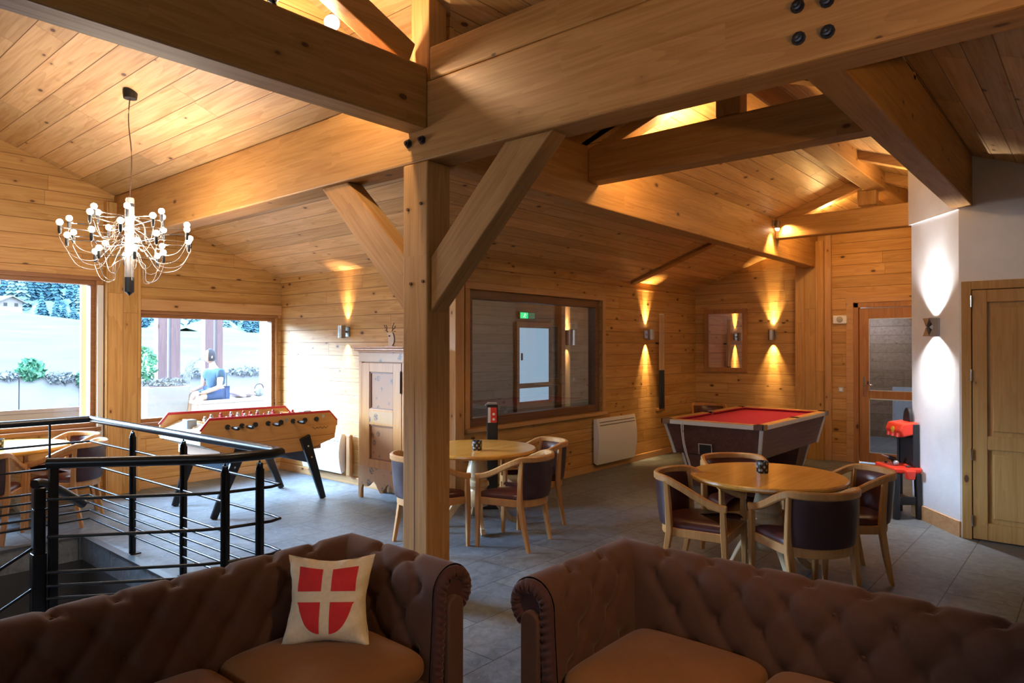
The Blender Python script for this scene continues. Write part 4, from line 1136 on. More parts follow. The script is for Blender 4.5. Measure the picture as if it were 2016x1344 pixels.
# ------------------------------------------------------------------ child's toy workbench
wb = thing('toy_workbench', 'red and black plastic toy workbench standing against the white pier', 'toy workbench', (7.858, 1.592, 0), math.atan2(.62, .78))
M['blkpl'] = plain('matt_black_plastic', (.014, .015, .018), .45)
hx_, hy_ = .205, .132
for sx in (-1, 1):
    for sy in (-1, 1):
        g = G(); g.bar((sx * (hx_ - .03), sy * (hy_ - .03), .45), (sx * (hx_ - .018), sy * (hy_ - .022), 0), .055, .055, (1, 0, 0), .05, .05); g.build('leg', M['blkpl'], wb, bevel=.008)
g = G(); g.box(-hx_ + .02, hx_ - .02, -hy_ + .03, hy_ - .03, .17, .19); g.build('lower_shelf', M['blkpl'], wb, bevel=.006)
for sx in (-1, 1):
    g = G(); g.box(sx * (hx_ - .025) - .01, sx * (hx_ - .025) + .01, -hy_ + .04, hy_ - .04, .14, .22); g.build('side_rail', M['blkpl'], wb, bevel=.005)
g = G(); g.box(-hx_ + .04, hx_ - .04, hy_ - .035, hy_ - .015, .14, .25); g.build('front_rail', M['blkpl'], wb, bevel=.005)
g = G(); g.box(-hx_, hx_, -hy_, hy_, .45, .505); tp = g.build('work_top', M['red_pl'], wb, bevel=.016)
g = G(); g.prism([(-hx_ - .002, -.05, .49), (-hx_ - .002, .05, .49), (-hx_ - .002, .035, .40), (-hx_ - .002, -.035, .40)], (-.055, 0, 0)); g.build('tool_bin', M['red_pl'], tp, bevel=.01)
g = G(); g.box(-.13, .13, -hy_ + .005, -hy_ + .045, .505, .93); g.build('back_board', M['blkpl'], wb, bevel=.01)
for s in (-1, 1):
    g = G(); g.box(s * .145 - .018, s * .145 + .018, -hy_, -hy_ + .06, .50, .93); g.build('back_post', M['blkpl'], wb, bevel=.008)
g = G(); g.prism([(-.15, -hy_ + .01, .83), (-.15, -hy_ + .15, .80), (-.15, -hy_ + .185, .86), (-.15, -hy_ + .16, .93), (-.15, -hy_ + .01, .95)], (.30, 0, 0)); hd = g.build('overhead_tray', M['red_pl'], wb, bevel=.014)
for k in range(3):
    g = G(); g.lathe([(.035, 0), (.028, .035), (0, .038)], (-.09 + .09 * k, -hy_ + .16, .80), 12); g.build('tray_lug', M['red_pl'], hd, smooth=40)
g = G(); g.lathe([(0, -.003), (.030, -.002), (.032, .004)], (.0, -hy_ + .178, .865), 16, 'y'); g.build('yellow_badge', plain('yellow_badge', (.8, .45, .03), .4), hd)
g = G(); pl = [(.07 * math.cos(PI * k / 12), -hy_ + .01, .945 + .14 * math.sin(PI * k / 12)) for k in range(13)]; g.prism(pl, (0, .035, 0)); g.build('arched_crest', M['blkpl'], wb, smooth=30, bevel=.006)
M['toolgrey'] = plain('tool_grey', (.42, .42, .44), .35, metal=.6)
def tool(label, name, fn, cat='toy tool'):
    c, s = math.cos(math.atan2(.62, .78)), math.sin(math.atan2(.62, .78))
    r = thing(name, label, cat, (7.858, 1.592, .5055), math.atan2(.62, .78)); fn(r); return r
def drill(r):
    g = G(); g.tube([(.02, .02, .05), (.02, .085, .075)], .022, 10); g.bar((.02, .03, .05), (.04, .0, .0), .03, .04); g.build('body', M['blkpl'], r, smooth=40)
    g = G(); g.tube([(.02, .085, .075), (.02, .15, .10)], .007, 8); g.build('bit', M['toolgrey'], r, smooth=40)
tool('grey and black toy drill lying on the toy workbench', 'toy_drill', drill)
tool('round silver toy ball on the toy workbench top', 'toy_ball', lambda r: G().ball((-.055, .045, .028), .028, 12, 8).build('ball', M['toolgrey'], r, smooth=60))
def wrench(r):
    G().rail([(-.16, -.02, .012), (-.07, -.03, .012)], .022, .02).build('handle', M['red_pl'], r, smooth=40)
    G().tube([(-.16, -.04, .012), (-.18, -.01, .012), (-.16, .0, .012)], .009, 8).build('jaw', M['blkpl'], r, smooth=40)
tool('red toy wrench lying at the right end of the toy workbench', 'toy_wrench', wrench)
def nuts(r):
    G().lathe([(.006, 0), (.014, 0), (.014, .018), (.006, .018)], (.12, .06, 0), 6).build('nut', M['blkpl'], r)
tool('small black toy nut near the left end of the toy workbench', 'toy_nut', nuts)

# ------------------------------------------------------------------ railing around the stairwell
rl = thing('stair_railing', 'black steel railing around the stairwell with a round handrail and thin bars', 'railing', (2.30, 5.0, 0))
O = Vector((2.30, 5.0, 0))
C0 = (2.27, 6.99); C1 = (2.335, 3.86); C2 = (1.93, 3.955); C3 = (1.25, 4.50)
def loc_(p, z): return Vector((p[0], p[1], z)) - O
top = [loc_((-.9, 7.72), 1.045), loc_((.9, 7.2), 1.045), loc_(C0, 1.045), loc_((2.31, 5.0), 1.045), loc_((2.335, 4.0), 1.045), loc_((2.325, 3.89), 1.045), loc_((2.25, 3.865), 1.045), loc_((2.0, 3.92), 1.045), loc_((1.88, 3.985), 1.045), loc_(C3, 1.045)]
top = [loc_((-1.2, 7.0), 1.045), loc_(C0, 1.045)] + top[3:]
g = G(); g.tube(top, .030, 12); g.build('handrail', M['steel_blk'], rl, smooth=60)
def wrapbar(z):
    p = [loc_((-1.2, 7.0), z)] + [Vector((q.x, q.y, z)) for q in top[1:]]
    g = G(); g.tube(p, .0095, 8); g.build('bar', M['steel_blk'], rl, smooth=60)
for z in (.845, .635, .435): wrapbar(z)
for z in (.36, .29, .22, .147):
    g = G(); g.tube([loc_((-1.2, 7.0), z), loc_(C0, z), loc_((2.31, 5.0), z), loc_((2.33, 4.03), z)], .0095, 8); g.build('bar', M['steel_blk'], rl, smooth=60)
for z in (.36, .29, .22):
    g = G(); g.tube([loc_((2.1, 3.905), z), loc_((1.88, 3.985), z), loc_(C3, z)], .0095, 8); g.build('bar', M['steel_blk'], rl, smooth=60)
def rpost(p, ztop=1.0, w=.05, z0=.0):
    q = loc_(p, 0); g = G()
    g.box(q.x - .008, q.x + .008, q.y - w / 2, q.y + w / 2, z0, ztop)
    g.box(q.x - .026, q.x + .026, q.y - .008, q.y + .008, z0, ztop - .04)
    g.prism([(q.x - .026, q.y, ztop - .04), (q.x + .026, q.y, ztop - .04), (q.x, q.y, ztop + .02)], (0, .008, 0))
    g.box(q.x - .03, q.x + .06, q.y - .03, q.y + .03, z0, z0 + .008)
    g.build('post', M['steel_blk'], rl, bevel=.003)
for p in ((2.285, 6.06), (2.315, 5.20), (1.99, 3.925), (2.185, 3.882)): rpost(p)
g = G(); q = loc_((1.95, 6.97), 0); g.box(q.x - .008, q.x + .008, q.y - .008, q.y + .008, .0, 1.03); g.build('post', M['steel_blk'], rl)
g = G(); q = loc_((1.29, 4.54), 0); g.box(q.x - .022, q.x + .022, q.y - .022, q.y + .022, -1.0, 1.03); g.build('post', M['steel_blk'], rl, bevel=.004)
# stair handrail with its newel
nw = thing('stair_handrail', 'dark newel post and handrail descending the stairs at lower left', 'handrail', (1.235, 4.60, -.62))
g = G(); g.box(-.03, .03, -.03, .03, 0, 1.40); g.prism([(-.03, -.03, 1.40), (.03, -.03, 1.40), (.03, .03, 1.40), (-.03, .03, 1.40)], (0, 0, .12)); g.box(-.036, .036, -.036, .036, 0, 1.15); g.build('newel', M['steel_blk'], nw, bevel=.008)
g = G(); g.tube(smoothpath([(-.02, .0, 1.54), (.04, .05, 1.53), (.16, .14, 1.45), (.30, .24, 1.34)], 5), .027, 10); g.build('handrail', M['steel_blk'], nw, smooth=60)
for z in (1.18, .95, .72, .50, .30):
    g = G(); g.tube([(-.03, 0, z), (-1.2, .10, z - .68)], .009, 8); g.build('bar', M['steel_blk'], nw, smooth=60)
# ------------------------------------------------------------------ doors
dr = thing('door_1', None, None, (X4, (DR[0] + DR[1]) / 2, 0)); dr['kind'] = 'structure'
hw2 = (DR[1] - DR[0]) / 2
def dbox(nm, y0, y1, z0, z1, x0, x1, mat, bv=.004):
    g = G(); g.box(x0, x1, y0, y1, z0, z1); return g.build(nm, mat, dr, bevel=bv)
for y0, y1 in ((-hw2, -hw2 + .07), (hw2 - .07, hw2)): dbox('frame_jamb', y0, y1, 0, 2.34, -.025, .10, M['door_dk'])
dbox('frame_head', -hw2, hw2, 2.27, 2.34, -.025, .10, M['door_dk'])
yl, yr = hw2 - .075, -hw2 + .075
for y0, y1 in ((yl - .13, yl), (yr, yr + .13)): dbox('stile', y0, y1, .02, 2.26, .0, .05, M['door_dk'])
for z0, z1 in ((.02, .16), (.95, 1.06), (2.11, 2.26)): dbox('rail', yr + .13, yl - .13, z0, z1, .0, .05, M['door_dk'])
dbox('pane', yr + .12, yl - .12, .15, .96, .02, .028, M['glass_door'], None); dbox('pane', yr + .12, yl - .12, 1.05, 2.12, .02, .028, M['glass_door'], None)
g = G()
for z0, z1 in ((.165, .172), (.935, .95), (1.06, 1.072), (2.10, 2.108)): g.box(-.003, .004, yr + .13, yl - .13, z0, z1)
for z0, z1 in ((.165, .95), (1.06, 2.108)): g.box(-.003, .004, yl - .138, yl - .13, z0, z1)
g.build('glazing_bead', M['alu'], dr)
g = G(); g.box(-.012, 0, yl - .085, yl - .045, .98, 1.26); hn = g.build('handle_plate', M['chrome'], dr, bevel=.004)
g = G(); g.tube([(-.01, yl - .065, 1.14), (-.055, yl - .065, 1.14), (-.06, yl - .09, 1.14), (-.06, yl - .20, 1.14)], .011, 8); g.build('lever', M['chrome'], hn, smooth=50)
g = G(); g.box(X4 - .02, X4, DR[1], DR[1] + .10, 0, 2.42); g.box(X4 - .02, X4, DR[0], DR[1], 2.345, 2.42); struct(g, 'trim_16', M['trim_y'], bevel=.004)
d2 = thing('door_2', None, None, (X5, (WD[0] + WD[1]) / 2, 0)); d2['kind'] = 'structure'
H2 = WD[2]; h2 = (WD[1] - WD[0]) / 2
def d2box(nm, y0, y1, z0, z1, x0, x1, mat, bv=.005, par=None):
    g = G(); g.box(x0, x1, y0, y1, z0, z1); return g.build(nm, mat, par or d2, bevel=bv)
for y0, y1 in ((-h2, -h2 + .075), (h2 - .075, h2)): d2box('frame_jamb', y0, y1, 0, H2, -.03, .10, M['door_pale'])
d2box('frame_head', -h2 + .075, h2 - .075, H2 - .075, H2, -.03, .10, M['door_pale'])
a, b = -h2 + .08, h2 - .08; t_ = H2 - .08
lf = d2box('leaf', a, b, .01, t_, .0, .04, M['door_pale'], .003)
for y0, y1 in ((a, a + .11), (b - .11, b)): d2box('stile', y0, y1, .01, t_, -.022, .0, M['door_pale'])
for z0, z1 in ((.01, .16), (.80, .92), (t_ - .11, t_)): d2box('rail', a + .11, b - .11, z0, z1, -.022, .0, M['door_pale'])
for z0, z1 in ((.20, .76), (.96, t_ - .15)): d2box('raised_panel', a + .15, b - .15, z0, z1, -.016, .0, M['door_pale'], .012)
for z in (.12, .70, 1.40, 2.05):
    g = G(); g.tube([(-.034, b + .006, z), (-.034, b + .006, z + .10)], .009, 8); g.build('hinge', M['chrome'], d2, smooth=50)
# ------------------------------------------------------------------ dim room behind the interior window
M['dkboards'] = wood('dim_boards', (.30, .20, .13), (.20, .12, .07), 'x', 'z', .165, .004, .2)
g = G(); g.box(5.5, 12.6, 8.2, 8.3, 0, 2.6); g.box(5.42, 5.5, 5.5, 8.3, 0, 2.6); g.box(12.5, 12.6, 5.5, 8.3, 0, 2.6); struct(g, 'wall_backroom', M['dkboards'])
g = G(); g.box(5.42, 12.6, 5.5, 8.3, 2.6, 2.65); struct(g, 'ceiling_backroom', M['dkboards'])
g = G(); g.box(5.42, 12.6, 5.5, 8.3, -.1, 0); struct(g, 'floor_backroom', M['slate'])
d3 = thing('door_3', None, None, (10.17, 8.2, 0)); d3['kind'] = 'structure'
for nm, b in (('frame_jamb', (-.53, -.455, 0, 2.16)), ('frame_jamb', (.455, .53, 0, 2.16)), ('frame_head', (-.455, .455, 2.05, 2.16)), ('rail', (-.455, .455, .93, 1.02)), ('rail', (-.455, .455, .02, .68))):
    g = G(); g.box(b[0], b[1], -.06, -.002, b[2], b[3]); g.build(nm, M['frame_dk'], d3, bevel=.004)
M['dusk'] = glow('daylit_door_glass', (.55, .78, 1.0), .62)
for z0, z1 in ((1.02, 2.05), (.68, .93)):
    g = G(); g.box(-.455, .455, -.03, -.02, z0, z1); g.build('lit_pane', M['dusk'], d3)
g = G(); g.box(-.42, -.38, -.075, -.06, 1.45, 1.58); g.build('handle', M['black'], d3)
ex = thing('exit_sign', 'small green lit exit sign seen through the interior window', 'exit sign', (9.94, 8.18, 2.215))
M['exitg'] = glow('exit_green', (.02, .85, .25), 1.3); M['exitd'] = glow('exit_dim', (.06, .22, .12), .6); M['exitw'] = glow('exit_white', (.75, 1, .85), 1.4)
g = G(); g.box(-.22, .22, -.04, 0, 0, .125); g.build('casing', M['black'], ex)
g = G(); g.box(-.21, .01, -.046, -.04, .008, .117); g.build('green_panel', M['exitg'], ex); g = G(); g.box(.02, .21, -.046, -.04, .008, .117); g.build('dim_panel', M['exitd'], ex)
g = G(); g.lathe([(0, -.003), (.012, -.003), (.012, 0)], (-.08, -.046, .098), 10, 'y'); g.bar((-.085, -.048, .088), (-.095, -.048, .055), .024, .004, (0, 1, 0)); g.bar((-.095, -.048, .055), (-.07, -.048, .02), .011, .004, (0, 1, 0)); g.bar((-.095, -.048, .055), (-.135, -.048, .03), .011, .004, (0, 1, 0)); g.bar((-.085, -.048, .085), (-.05, -.048, .07), .009, .004, (0, 1, 0)); g.build('running_figure', M['exitw'], ex)
g = G(); g.box(10.90, 11.02, 8.06, 8.2, 0, 2.6); tag(g.build('wall_column', M['frame_dk'], bevel=.006), 'dark upright timber in the dim room behind the interior window', 'column')
g = G(); g.box(11.08, 11.32, 8.16, 8.2, 0, 2.6); tag(g.build('wall_column', M['trim'], bevel=.006), 'pine upright under the lamp in the dim room behind the interior window', 'column')
sconce('square wall lamp in the dim room behind the interior window', (11.20, 8.16, 1.88), 0, .11, .30)
# corridor behind the glazed door
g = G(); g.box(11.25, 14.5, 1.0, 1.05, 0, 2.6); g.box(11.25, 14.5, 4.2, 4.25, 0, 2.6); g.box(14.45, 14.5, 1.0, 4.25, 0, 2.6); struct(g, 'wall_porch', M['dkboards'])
g = G(); g.box(11.25, 14.5, 1.0, 4.25, -.1, 0); struct(g, 'floor_porch', M['slate'])
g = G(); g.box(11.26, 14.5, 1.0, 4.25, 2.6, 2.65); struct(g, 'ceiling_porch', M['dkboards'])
g = G(); g.box(14.40, 14.45, 1.5, 3.0, .10, .95); o = g.build('counter_front', plain('grey_panel', (.42, .46, .52), .6)); tag(o, 'pale grey low panel seen through the lower door pane', 'panel')
g = G(); g.bar((13.9, 2.9, 2.6), (13.9, 1.4, 1.35), .28, .10, (1, 0, 0)); tag(g.build('porch_brace', M['frame_dk']), 'dark diagonal timber seen through the upper door pane', 'brace')

# ------------------------------------------------------------------ outside
def leafy(name, c1, c2, sc=6):
    t = NT(name); n = t.noise(t.coords(), sc, 4)
    return t.done(t.ramp(n, [(.3, c1), (.7, c2)]), 1.0, spec=0.0)
M['grass'] = leafy('meadow_grass', (.072, .088, .058), (.092, .108, .068), .35)
M['terr'] = plain('terrace_paving', (.16, .15, .16), .8, noise=.1, nscale=4)
M['conc'] = plain('pale_concrete', (.26, .28, .31), .85, noise=.12, nscale=1.5)
M['conifer'] = leafy('conifer', (.010, .022, .028), (.022, .042, .046), 2.5)
M['broad'] = leafy('broadleaf', (.022, .042, .038), (.045, .070, .056), 3)
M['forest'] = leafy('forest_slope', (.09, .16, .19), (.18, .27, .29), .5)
M['bush'] = leafy('bush_leaf', (.05, .17, .12), (.14, .32, .20), 9)
M['dry'] = leafy('dry_leaf', (.10, .12, .14), (.32, .36, .38), 12)
M['owood'] = wood('weathered_post', (.15, .095, .10), (.11, .07, .078), 'z', 'x', 0, 0, .1, .7)
M['owood_x'] = wood('weathered_rail', (.16, .13, .14), (.12, .095, .105), 'x', 'z', .12, .004, .2, .7)
g = G(); g.box(-14, 14, 9.02, 16.9, -.3, 0); struct(g, 'ground_terrace', M['terr'])
g = G()
k = 0; x = -8.0
while x < 14:
    g.box(x + .008, x + 1.10, 17.0, 17.3, -1.2, 1.06); x += 1.11
g.box(-8, 14, 17.06, 17.3, -1.2, 1.04)
struct(g, 'wall_garden', M['conc'], bevel=.01)
def mz(x, y):
    return 1.0 + (y - 17.3) * .060 + 1.1 * math.tanh((18.8 - x) / 3.2) * ((y - 17.3) / 55) ** 2 + .10 * math.sin(x * .31 + y * .17)
g = G(); g.grid(lambda u, v: (-40 + 100 * u, 17.3 + 56 * v, mz(-40 + 100 * u, 17.3 + 56 * v)), 60, 40); struct(g, 'ground_meadow', M['grass'], smooth=60)
def hz(x, y):
    e = (y - 72); return 1.5 + e * .30 + 1.3 * math.sin(x * .11 + y * .07) + .9 * math.sin(x * .33 - y * .23)
random.seed(3)
def hp_(u, v):
    x = -60 + 200 * u; y = 70 + 110 * v; z = hz(x, y) + random.uniform(0, 1.2)
    return (x + random.uniform(-.6, .6), y, z)
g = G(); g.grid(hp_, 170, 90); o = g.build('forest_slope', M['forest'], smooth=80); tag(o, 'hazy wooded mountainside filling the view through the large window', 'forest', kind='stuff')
# conifers, each its own tree
def conifer_mesh(seed):
    rd = random.Random(seed); g = G(); H = 9.0; N = 11
    for k in range(N):
        z = .8 + (H - .8) * k / N; r = 2.3 * (1 - k / N) ** .85 + .12; m = 8
        a0 = rd.random() * 6
        for j in range(m):
            a = a0 + 2 * PI * j / m + rd.uniform(-.2, .2); rr = r * rd.uniform(.7, 1.2); w = .50 * rr
            c, s = math.cos(a), math.sin(a)
            g.add([(0, 0, z + .75), (rr * c - w * s, rr * s + w * c, z - .25 * rr), (rr * 1.15 * c, rr * 1.15 * s, z - .5 * rr), (rr * c + w * s, rr * s - w * c, z - .25 * rr)], [(0, 1, 2), (0, 2, 3)])
    g.lathe([(.22, -1.5), (.16, 2), (.02, 8.5)], n=6)
    return g
TREES = {}
def tree(label, x, y, z, s, mat, group):
    if mat not in TREES:
        o = conifer_mesh(len(TREES) + 5).build('conifer', M[mat]); TREES[mat] = o; o.location = (x, y, z)
    else:
        o = TREES[mat].copy(); COL.objects.link(o); o.location = (x, y, z); o.rotation_euler = (0, 0, random.random() * 6)
    o.scale = (s, s, s * random.uniform(.9, 1.25)); return tag(o, label, 'tree', group)
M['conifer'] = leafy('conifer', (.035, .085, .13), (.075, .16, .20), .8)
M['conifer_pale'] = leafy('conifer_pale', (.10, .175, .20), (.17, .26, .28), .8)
random.seed(11)
for k in range(26):
    y = random.uniform(72, 77); x = y * random.uniform(.268, .335)
    tree('deep blue-green conifer in the clump at the meadow edge', x, y, mz(x, 73) - .15, random.uniform(.16, .27), 'conifer', 'clump of conifers at the meadow edge')
for k in range(240):
    y = random.uniform(78, 134) if k % 2 else random.uniform(76, 92); x = y * (random.uniform(.19, .365) if k % 5 < 3 else random.uniform(.385, .63))
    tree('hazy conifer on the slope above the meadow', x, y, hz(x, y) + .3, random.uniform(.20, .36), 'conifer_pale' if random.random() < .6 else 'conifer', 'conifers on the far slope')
# chalets
M['chwall'] = plain('chalet_wall', (.24, .20, .20), .8); M['chroof'] = plain('chalet_roof', (.20, .20, .22), .7); M['chwhite'] = plain('chalet_render', (.34, .34, .36), .8)
def chalet(label, x, y, z, s, rz):
    r = thing('chalet', label, 'house', (x, y, z), rz, 'chalets on the far slope')
    g = G(); g.box(-2.6, 2.6, -3, 3, -1.5, 1.3); g.build('base_wall', M['chwhite'], r)
    g = G(); g.prism([(-2.6, -3, 1.3), (2.6, -3, 1.3), (2.6, -3, 2.6), (0, -3, 3.8), (-2.6, -3, 2.6)], (0, 6, 0)); g.build('upper_wall', M['chwall'], r)
    g = G(); g.prism([(-3.4, -3.8, 2.25), (0, -3.8, 3.85), (3.4, -3.8, 2.25), (3.4, -3.8, 2.5), (0, -3.8, 4.1), (-3.4, -3.8, 2.5)], (0, 7.6, 0)); g.build('roof', M['chroof'], r)
    for i in (-1, 1):
        g = G(); g.box(i * 1.2 - .4, i * 1.2 + .4, -3.05, -2.98, 1.5, 2.3); g.build('window', M['black'], r)
    r.scale = (s, s, s); return r
chalet('pale gabled chalet in the middle of the large window view', 26.8, 100, hz(26.8, 96) + 1.4, .72, R(-20))
chalet('small chalet near the right jamb of the large window', 31.9, 103, hz(31.9, 99) + 1.4, .6, R(-25))
chalet('chalet at the far left edge of the large window', 20.6, 97, hz(20.6, 93) + 1.6, .6, R(-10))
chalet('low farmhouse on the meadow crest at left frame edge', 16.9, 73, mz(16.9, 72) - .1, .36, R(15))
g = G(); g.tube([(20.6, 80, hz(20.6, 80) - .5), (20.6, 80, 7.6)], .08, 8); tag(g.build('utility_pole', M['chwhite'], smooth=50), 'thin pale utility pole in front of the middle chalet', 'pole')
# bushes along the garden wall
def bush(name, label, c, r, mat, n, cat='bush', leaf=.07, fl=1.0, group=None):
    rd = random.Random(int(c[0] * 100 + c[1] * 10)); g = G()
    for k in range(n):
        a, b = rd.uniform(0, 2 * PI), rd.uniform(-1, 1); q = rd.uniform(.35, 1) ** .5; sb = math.sqrt(1 - b * b)
        p = Vector((c[0] + r[0] * q * sb * math.cos(a), c[1] + r[1] * q * sb * math.sin(a), c[2] + r[2] * q * b))
        d = Vector((rd.uniform(-1, 1), rd.uniform(-1, 1), rd.uniform(-.6, 1))).normalized(); e = d.cross(Vector((rd.uniform(-1, 1), rd.uniform(-1, 1), rd.uniform(-1, 1)))).normalized()
        l = leaf * rd.uniform(.6, 1.3)
        g.add([p - d * l, p + e * l * .45, p + d * l, p - e * l * .45], [(0, 1, 2, 3)])
    o = g.build(name, mat); return tag(o, label, cat, group)
bush('shrub', 'bright green shrub hanging over the concrete wall in the large window', (4.42, 17.05, 1.20), (.26, .25, .26), M['bush'], 420)
bush('shrub', 'dark green shrub on the wall top at the right of the large window', (5.42, 17.0, .97), (.20, .2, .24), M['bush'], 260)
bush('trailing_plant', 'dry trailing plant over the wall between the two shrubs', (4.95, 16.98, 1.03), (.34, .12, .13), M['dry'], 260, 'plant')
bush('trailing_plant', 'dry tufts along the concrete wall at left frame edge', (4.02, 17.0, 1.10), (.20, .15, .09), M['dry'], 140, 'plant')
bush('trailing_plant', 'ivy over the wall seen left of the seated man', (8.0, 16.95, 1.05), (.6, .15, .12), M['dry'], 300, 'plant')
bush('trailing_plant', 'ivy over the wall seen right of the seated man', (9.3, 16.95, 1.06), (.7, .15, .12), M['dry'], 300, 'plant')
# balcony board outside the large window, posts outside the smaller one
g = G(); g.box(-2, 3.2, 9.55, 9.60, .83, .965); tag(g.build('balcony_board', M['owood_x'], bevel=.004), 'weathered horizontal board outside the large window', 'board')
g = G(); g.box(3.16, 3.30, 9.5, 9.64, 0, 1.0); tag(g.build('balcony_post', M['owood'], bevel=.01), 'short grey post at the end of the balcony board', 'post')
g = G(); g.box(2.92, 3.0, 9.3, 9.36, 0, 2.9); tag(g.build('rain_pipe', M['chwhite'], bevel=.02), 'pale upright pipe just outside the right jamb of the large window', 'pipe')
for x0, x1, lab in ((5.16, 5.32, 'left of the pair of brown posts outside the smaller window'), (5.38, 5.55, 'right of the pair of brown posts outside the smaller window'), (6.0, 6.16, 'brown post directly behind the seated man'), (6.22, 6.34, 'pale brown post just right of the seated man'), (7.17, 7.30, 'brown post outside by the right edge of the smaller window')):
    g = G(); g.box(x0, x1, 12.6, 12.78, 0, 3.0); tag(g.build('veranda_post', M['owood'], bevel=.01), lab, 'post')
g = G(); g.box(4.9, 7.6, 12.58, 12.8, 3.0, 3.2); tag(g.build('veranda_beam', M['owood_x'], bevel=.01), 'beam across the tops of the veranda posts outside', 'beam')
# planter with plants
pl_ = thing('planter', 'grey concrete planter box on the terrace behind the table football', 'planter', (4.68, 11.3, 0))
g = G(); g.prism([(-.33, -.30, 0), (.20, -.30, 0), (.32, -.30, 1.08), (-.33, -.30, 1.08)], (0, .6, 0)); g.build('box', M['conc'], pl_, bevel=.01)
g = G(); g.box(-.28, .27, -.25, .25, 1.07, 1.09); g.build('soil', M['owood'], pl_)
bush('planter_shrub', 'low dark leafy plant filling the concrete planter', (4.70, 11.25, 1.13), (.34, .25, .07), M['dry'], 260, 'plant', .045)
bush('planter_shrub', 'yellow-green upright plant at the left end of the planter', (4.46, 11.35, 1.42), (.16, .18, .32), M['bush'], 220, 'plant', .05)
g = G()
for k in range(7): g.tube(smoothpath([(4.95 + .02 * k, 11.2, 1.1), (5.0 + .03 * k, 11.2, 1.3 + .03 * k), (5.06 + .05 * k, 11.2, 1.45 + .04 * (k % 3))], 3), .006, 5)
tag(g.build('grass_spray', M['dry'], smooth=50), 'thin dry stems leaning out of the planter toward the man', 'plant')
# ledge, towel bundle
g = G(); g.box(5.02, 6.42, 10.75, 11.25, 0, .80); g.box(4.98, 6.46, 10.72, 11.28, .80, .85)
tag(g.build('terrace_ledge', plain('white_ledge', (.55, .55, .57), .7), bevel=.01), 'low white ledge on the terrace where the man sits', 'ledge')
g = G()
def tw(u, v):
    a = 2 * PI * u; b = PI * (v - .5); r = 1 + .18 * math.sin(5 * a + 3 * b) + .10 * math.sin(9 * b + 2 * a)
    return (5.86 + .22 * r * math.cos(a) * math.cos(b), 11.0 + .14 * r * math.sin(a) * math.cos(b), .93 + .08 * r * math.sin(b))
g.grid(tw, 32, 16, cu=True); tag(g.build('towel_bundle', plain('pale_cloth', (.45, .38, .42), .9), smooth=70), 'crumpled pale cloth bundle on the ledge beside the man', 'cloth')
bk = thing('bag', 'dark bag lying on the ledge beyond the cloth bundle', 'bag', (6.2, 11.05, .85)); 
g = G(); g.ball((0, 0, .07), .14, 14, 8, (1.1, .6, .5)); g.build('body', M['dry'], bk, smooth=70)
g = G(); g.tube(smoothpath([(-.10, 0, .10), (-.05, 0, .20), (.05, 0, .20), (.10, 0, .10)], 5), .01, 6); g.build('strap', M['black'], bk, smooth=60)
# ------------------------------------------------------------------ the seated man
def skin_body(name, joints, bones, mat, parent=None, sub=2, root=0):
    me = bpy.data.meshes.new(name); me.from_pydata([j[0] for j in joints], bones, []); me.update()
    o = bpy.data.objects.new(name, me); COL.objects.link(o)
    me.materials.append(mat)
    md = o.modifiers.new('Skin', 'SKIN'); md.use_smooth_shade = True
    for i, j in enumerate(joints):
        sv = me.skin_vertices[0].data[i]; r = j[1]; sv.radius = r if isinstance(r, tuple) else (r, r); sv.use_root = (i == root)
    ms = o.modifiers.new('Sub', 'SUBSURF'); ms.levels = sub; ms.render_levels = sub
    if parent: o.parent = parent
    return o
mn_s = .92
M['skin'] = plain('skin', (.42, .31, .27), .6); M['shirt'] = plain('teal_tshirt', (.018, .060, .115), .85, noise=.15, nscale=14); M['shorts'] = plain('blue_shorts', (.030, .070, .19), .85, noise=.15, nscale=14); M['hair'] = plain('grey_brown_hair', (.035, .038, .055), .8, noise=.3, nscale=50)
mn = thing('person', 'man in a teal t-shirt and blue shorts sitting on the terrace ledge, looking away', 'person', (5.42, 10.98, .85), R(188))
mn.scale = (.92, .92, .92)
J = [((0, 0, .10), (.15, .13)), ((.01, 0, .28), (.14, .12)), ((.05, 0, .46), (.16, .13)), ((.07, 0, .54), (.09, .08)), ((.085, 0, .60), (.055, .055)), ((.105, 0, .66), (.06, .06)),
     ((.02, .10, .09), (.10, .09)), ((.42, .12, .06), (.075, .075)), ((.46, .13, -.34), (.045, .045)), ((.44, .13, -.46), (.04, .04)), ((.56, .13, -.50), (.035, .03)),
     ((.02, -.10, .09), (.10, .09)), ((.40, -.14, .08), (.075, .075)), ((.46, -.15, -.32), (.045, .045)), ((.44, -.15, -.44), (.04, .04)), ((.56, -.15, -.48), (.035, .03)),
     ((.06, .20, .47), (.065, .06)), ((.12, .25, .22), (.045, .045)), ((.34, .17, .14), (.034, .034)), ((.40, .15, .13), (.03, .02)),
     ((.06, -.20, .47), (.065, .06)), ((.10, -.26, .21), (.045, .045)), ((.33, -.18, .16), (.034, .034)), ((.39, -.16, .15), (.03, .02))]
Bn = [(0, 1), (1, 2), (2, 3), (3, 4), (4, 5), (0, 6), (6, 7), (7, 8), (8, 9), (9, 10), (0, 11), (11, 12), (12, 13), (13, 14), (14, 15), (2, 16), (16, 17), (17, 18), (18, 19), (2, 20), (20, 21), (21, 22), (22, 23)]
skin_body('body', J, Bn, M['skin'], mn)
def cloth(name, idx, bn, mat, k=1.10):
    jj = [J[i] for i in idx]; mp = {i: a for a, i in enumerate(idx)}
    return skin_body(name, [(p, tuple(x * k + .006 for x in r)) for p, r in jj], [(mp[a], mp[b]) for a, b in bn], mat, mn)
J2 = list(J)
J = [(p, r) for p, r in J]
sh = [J[0], J[1], J[2], J[3]]
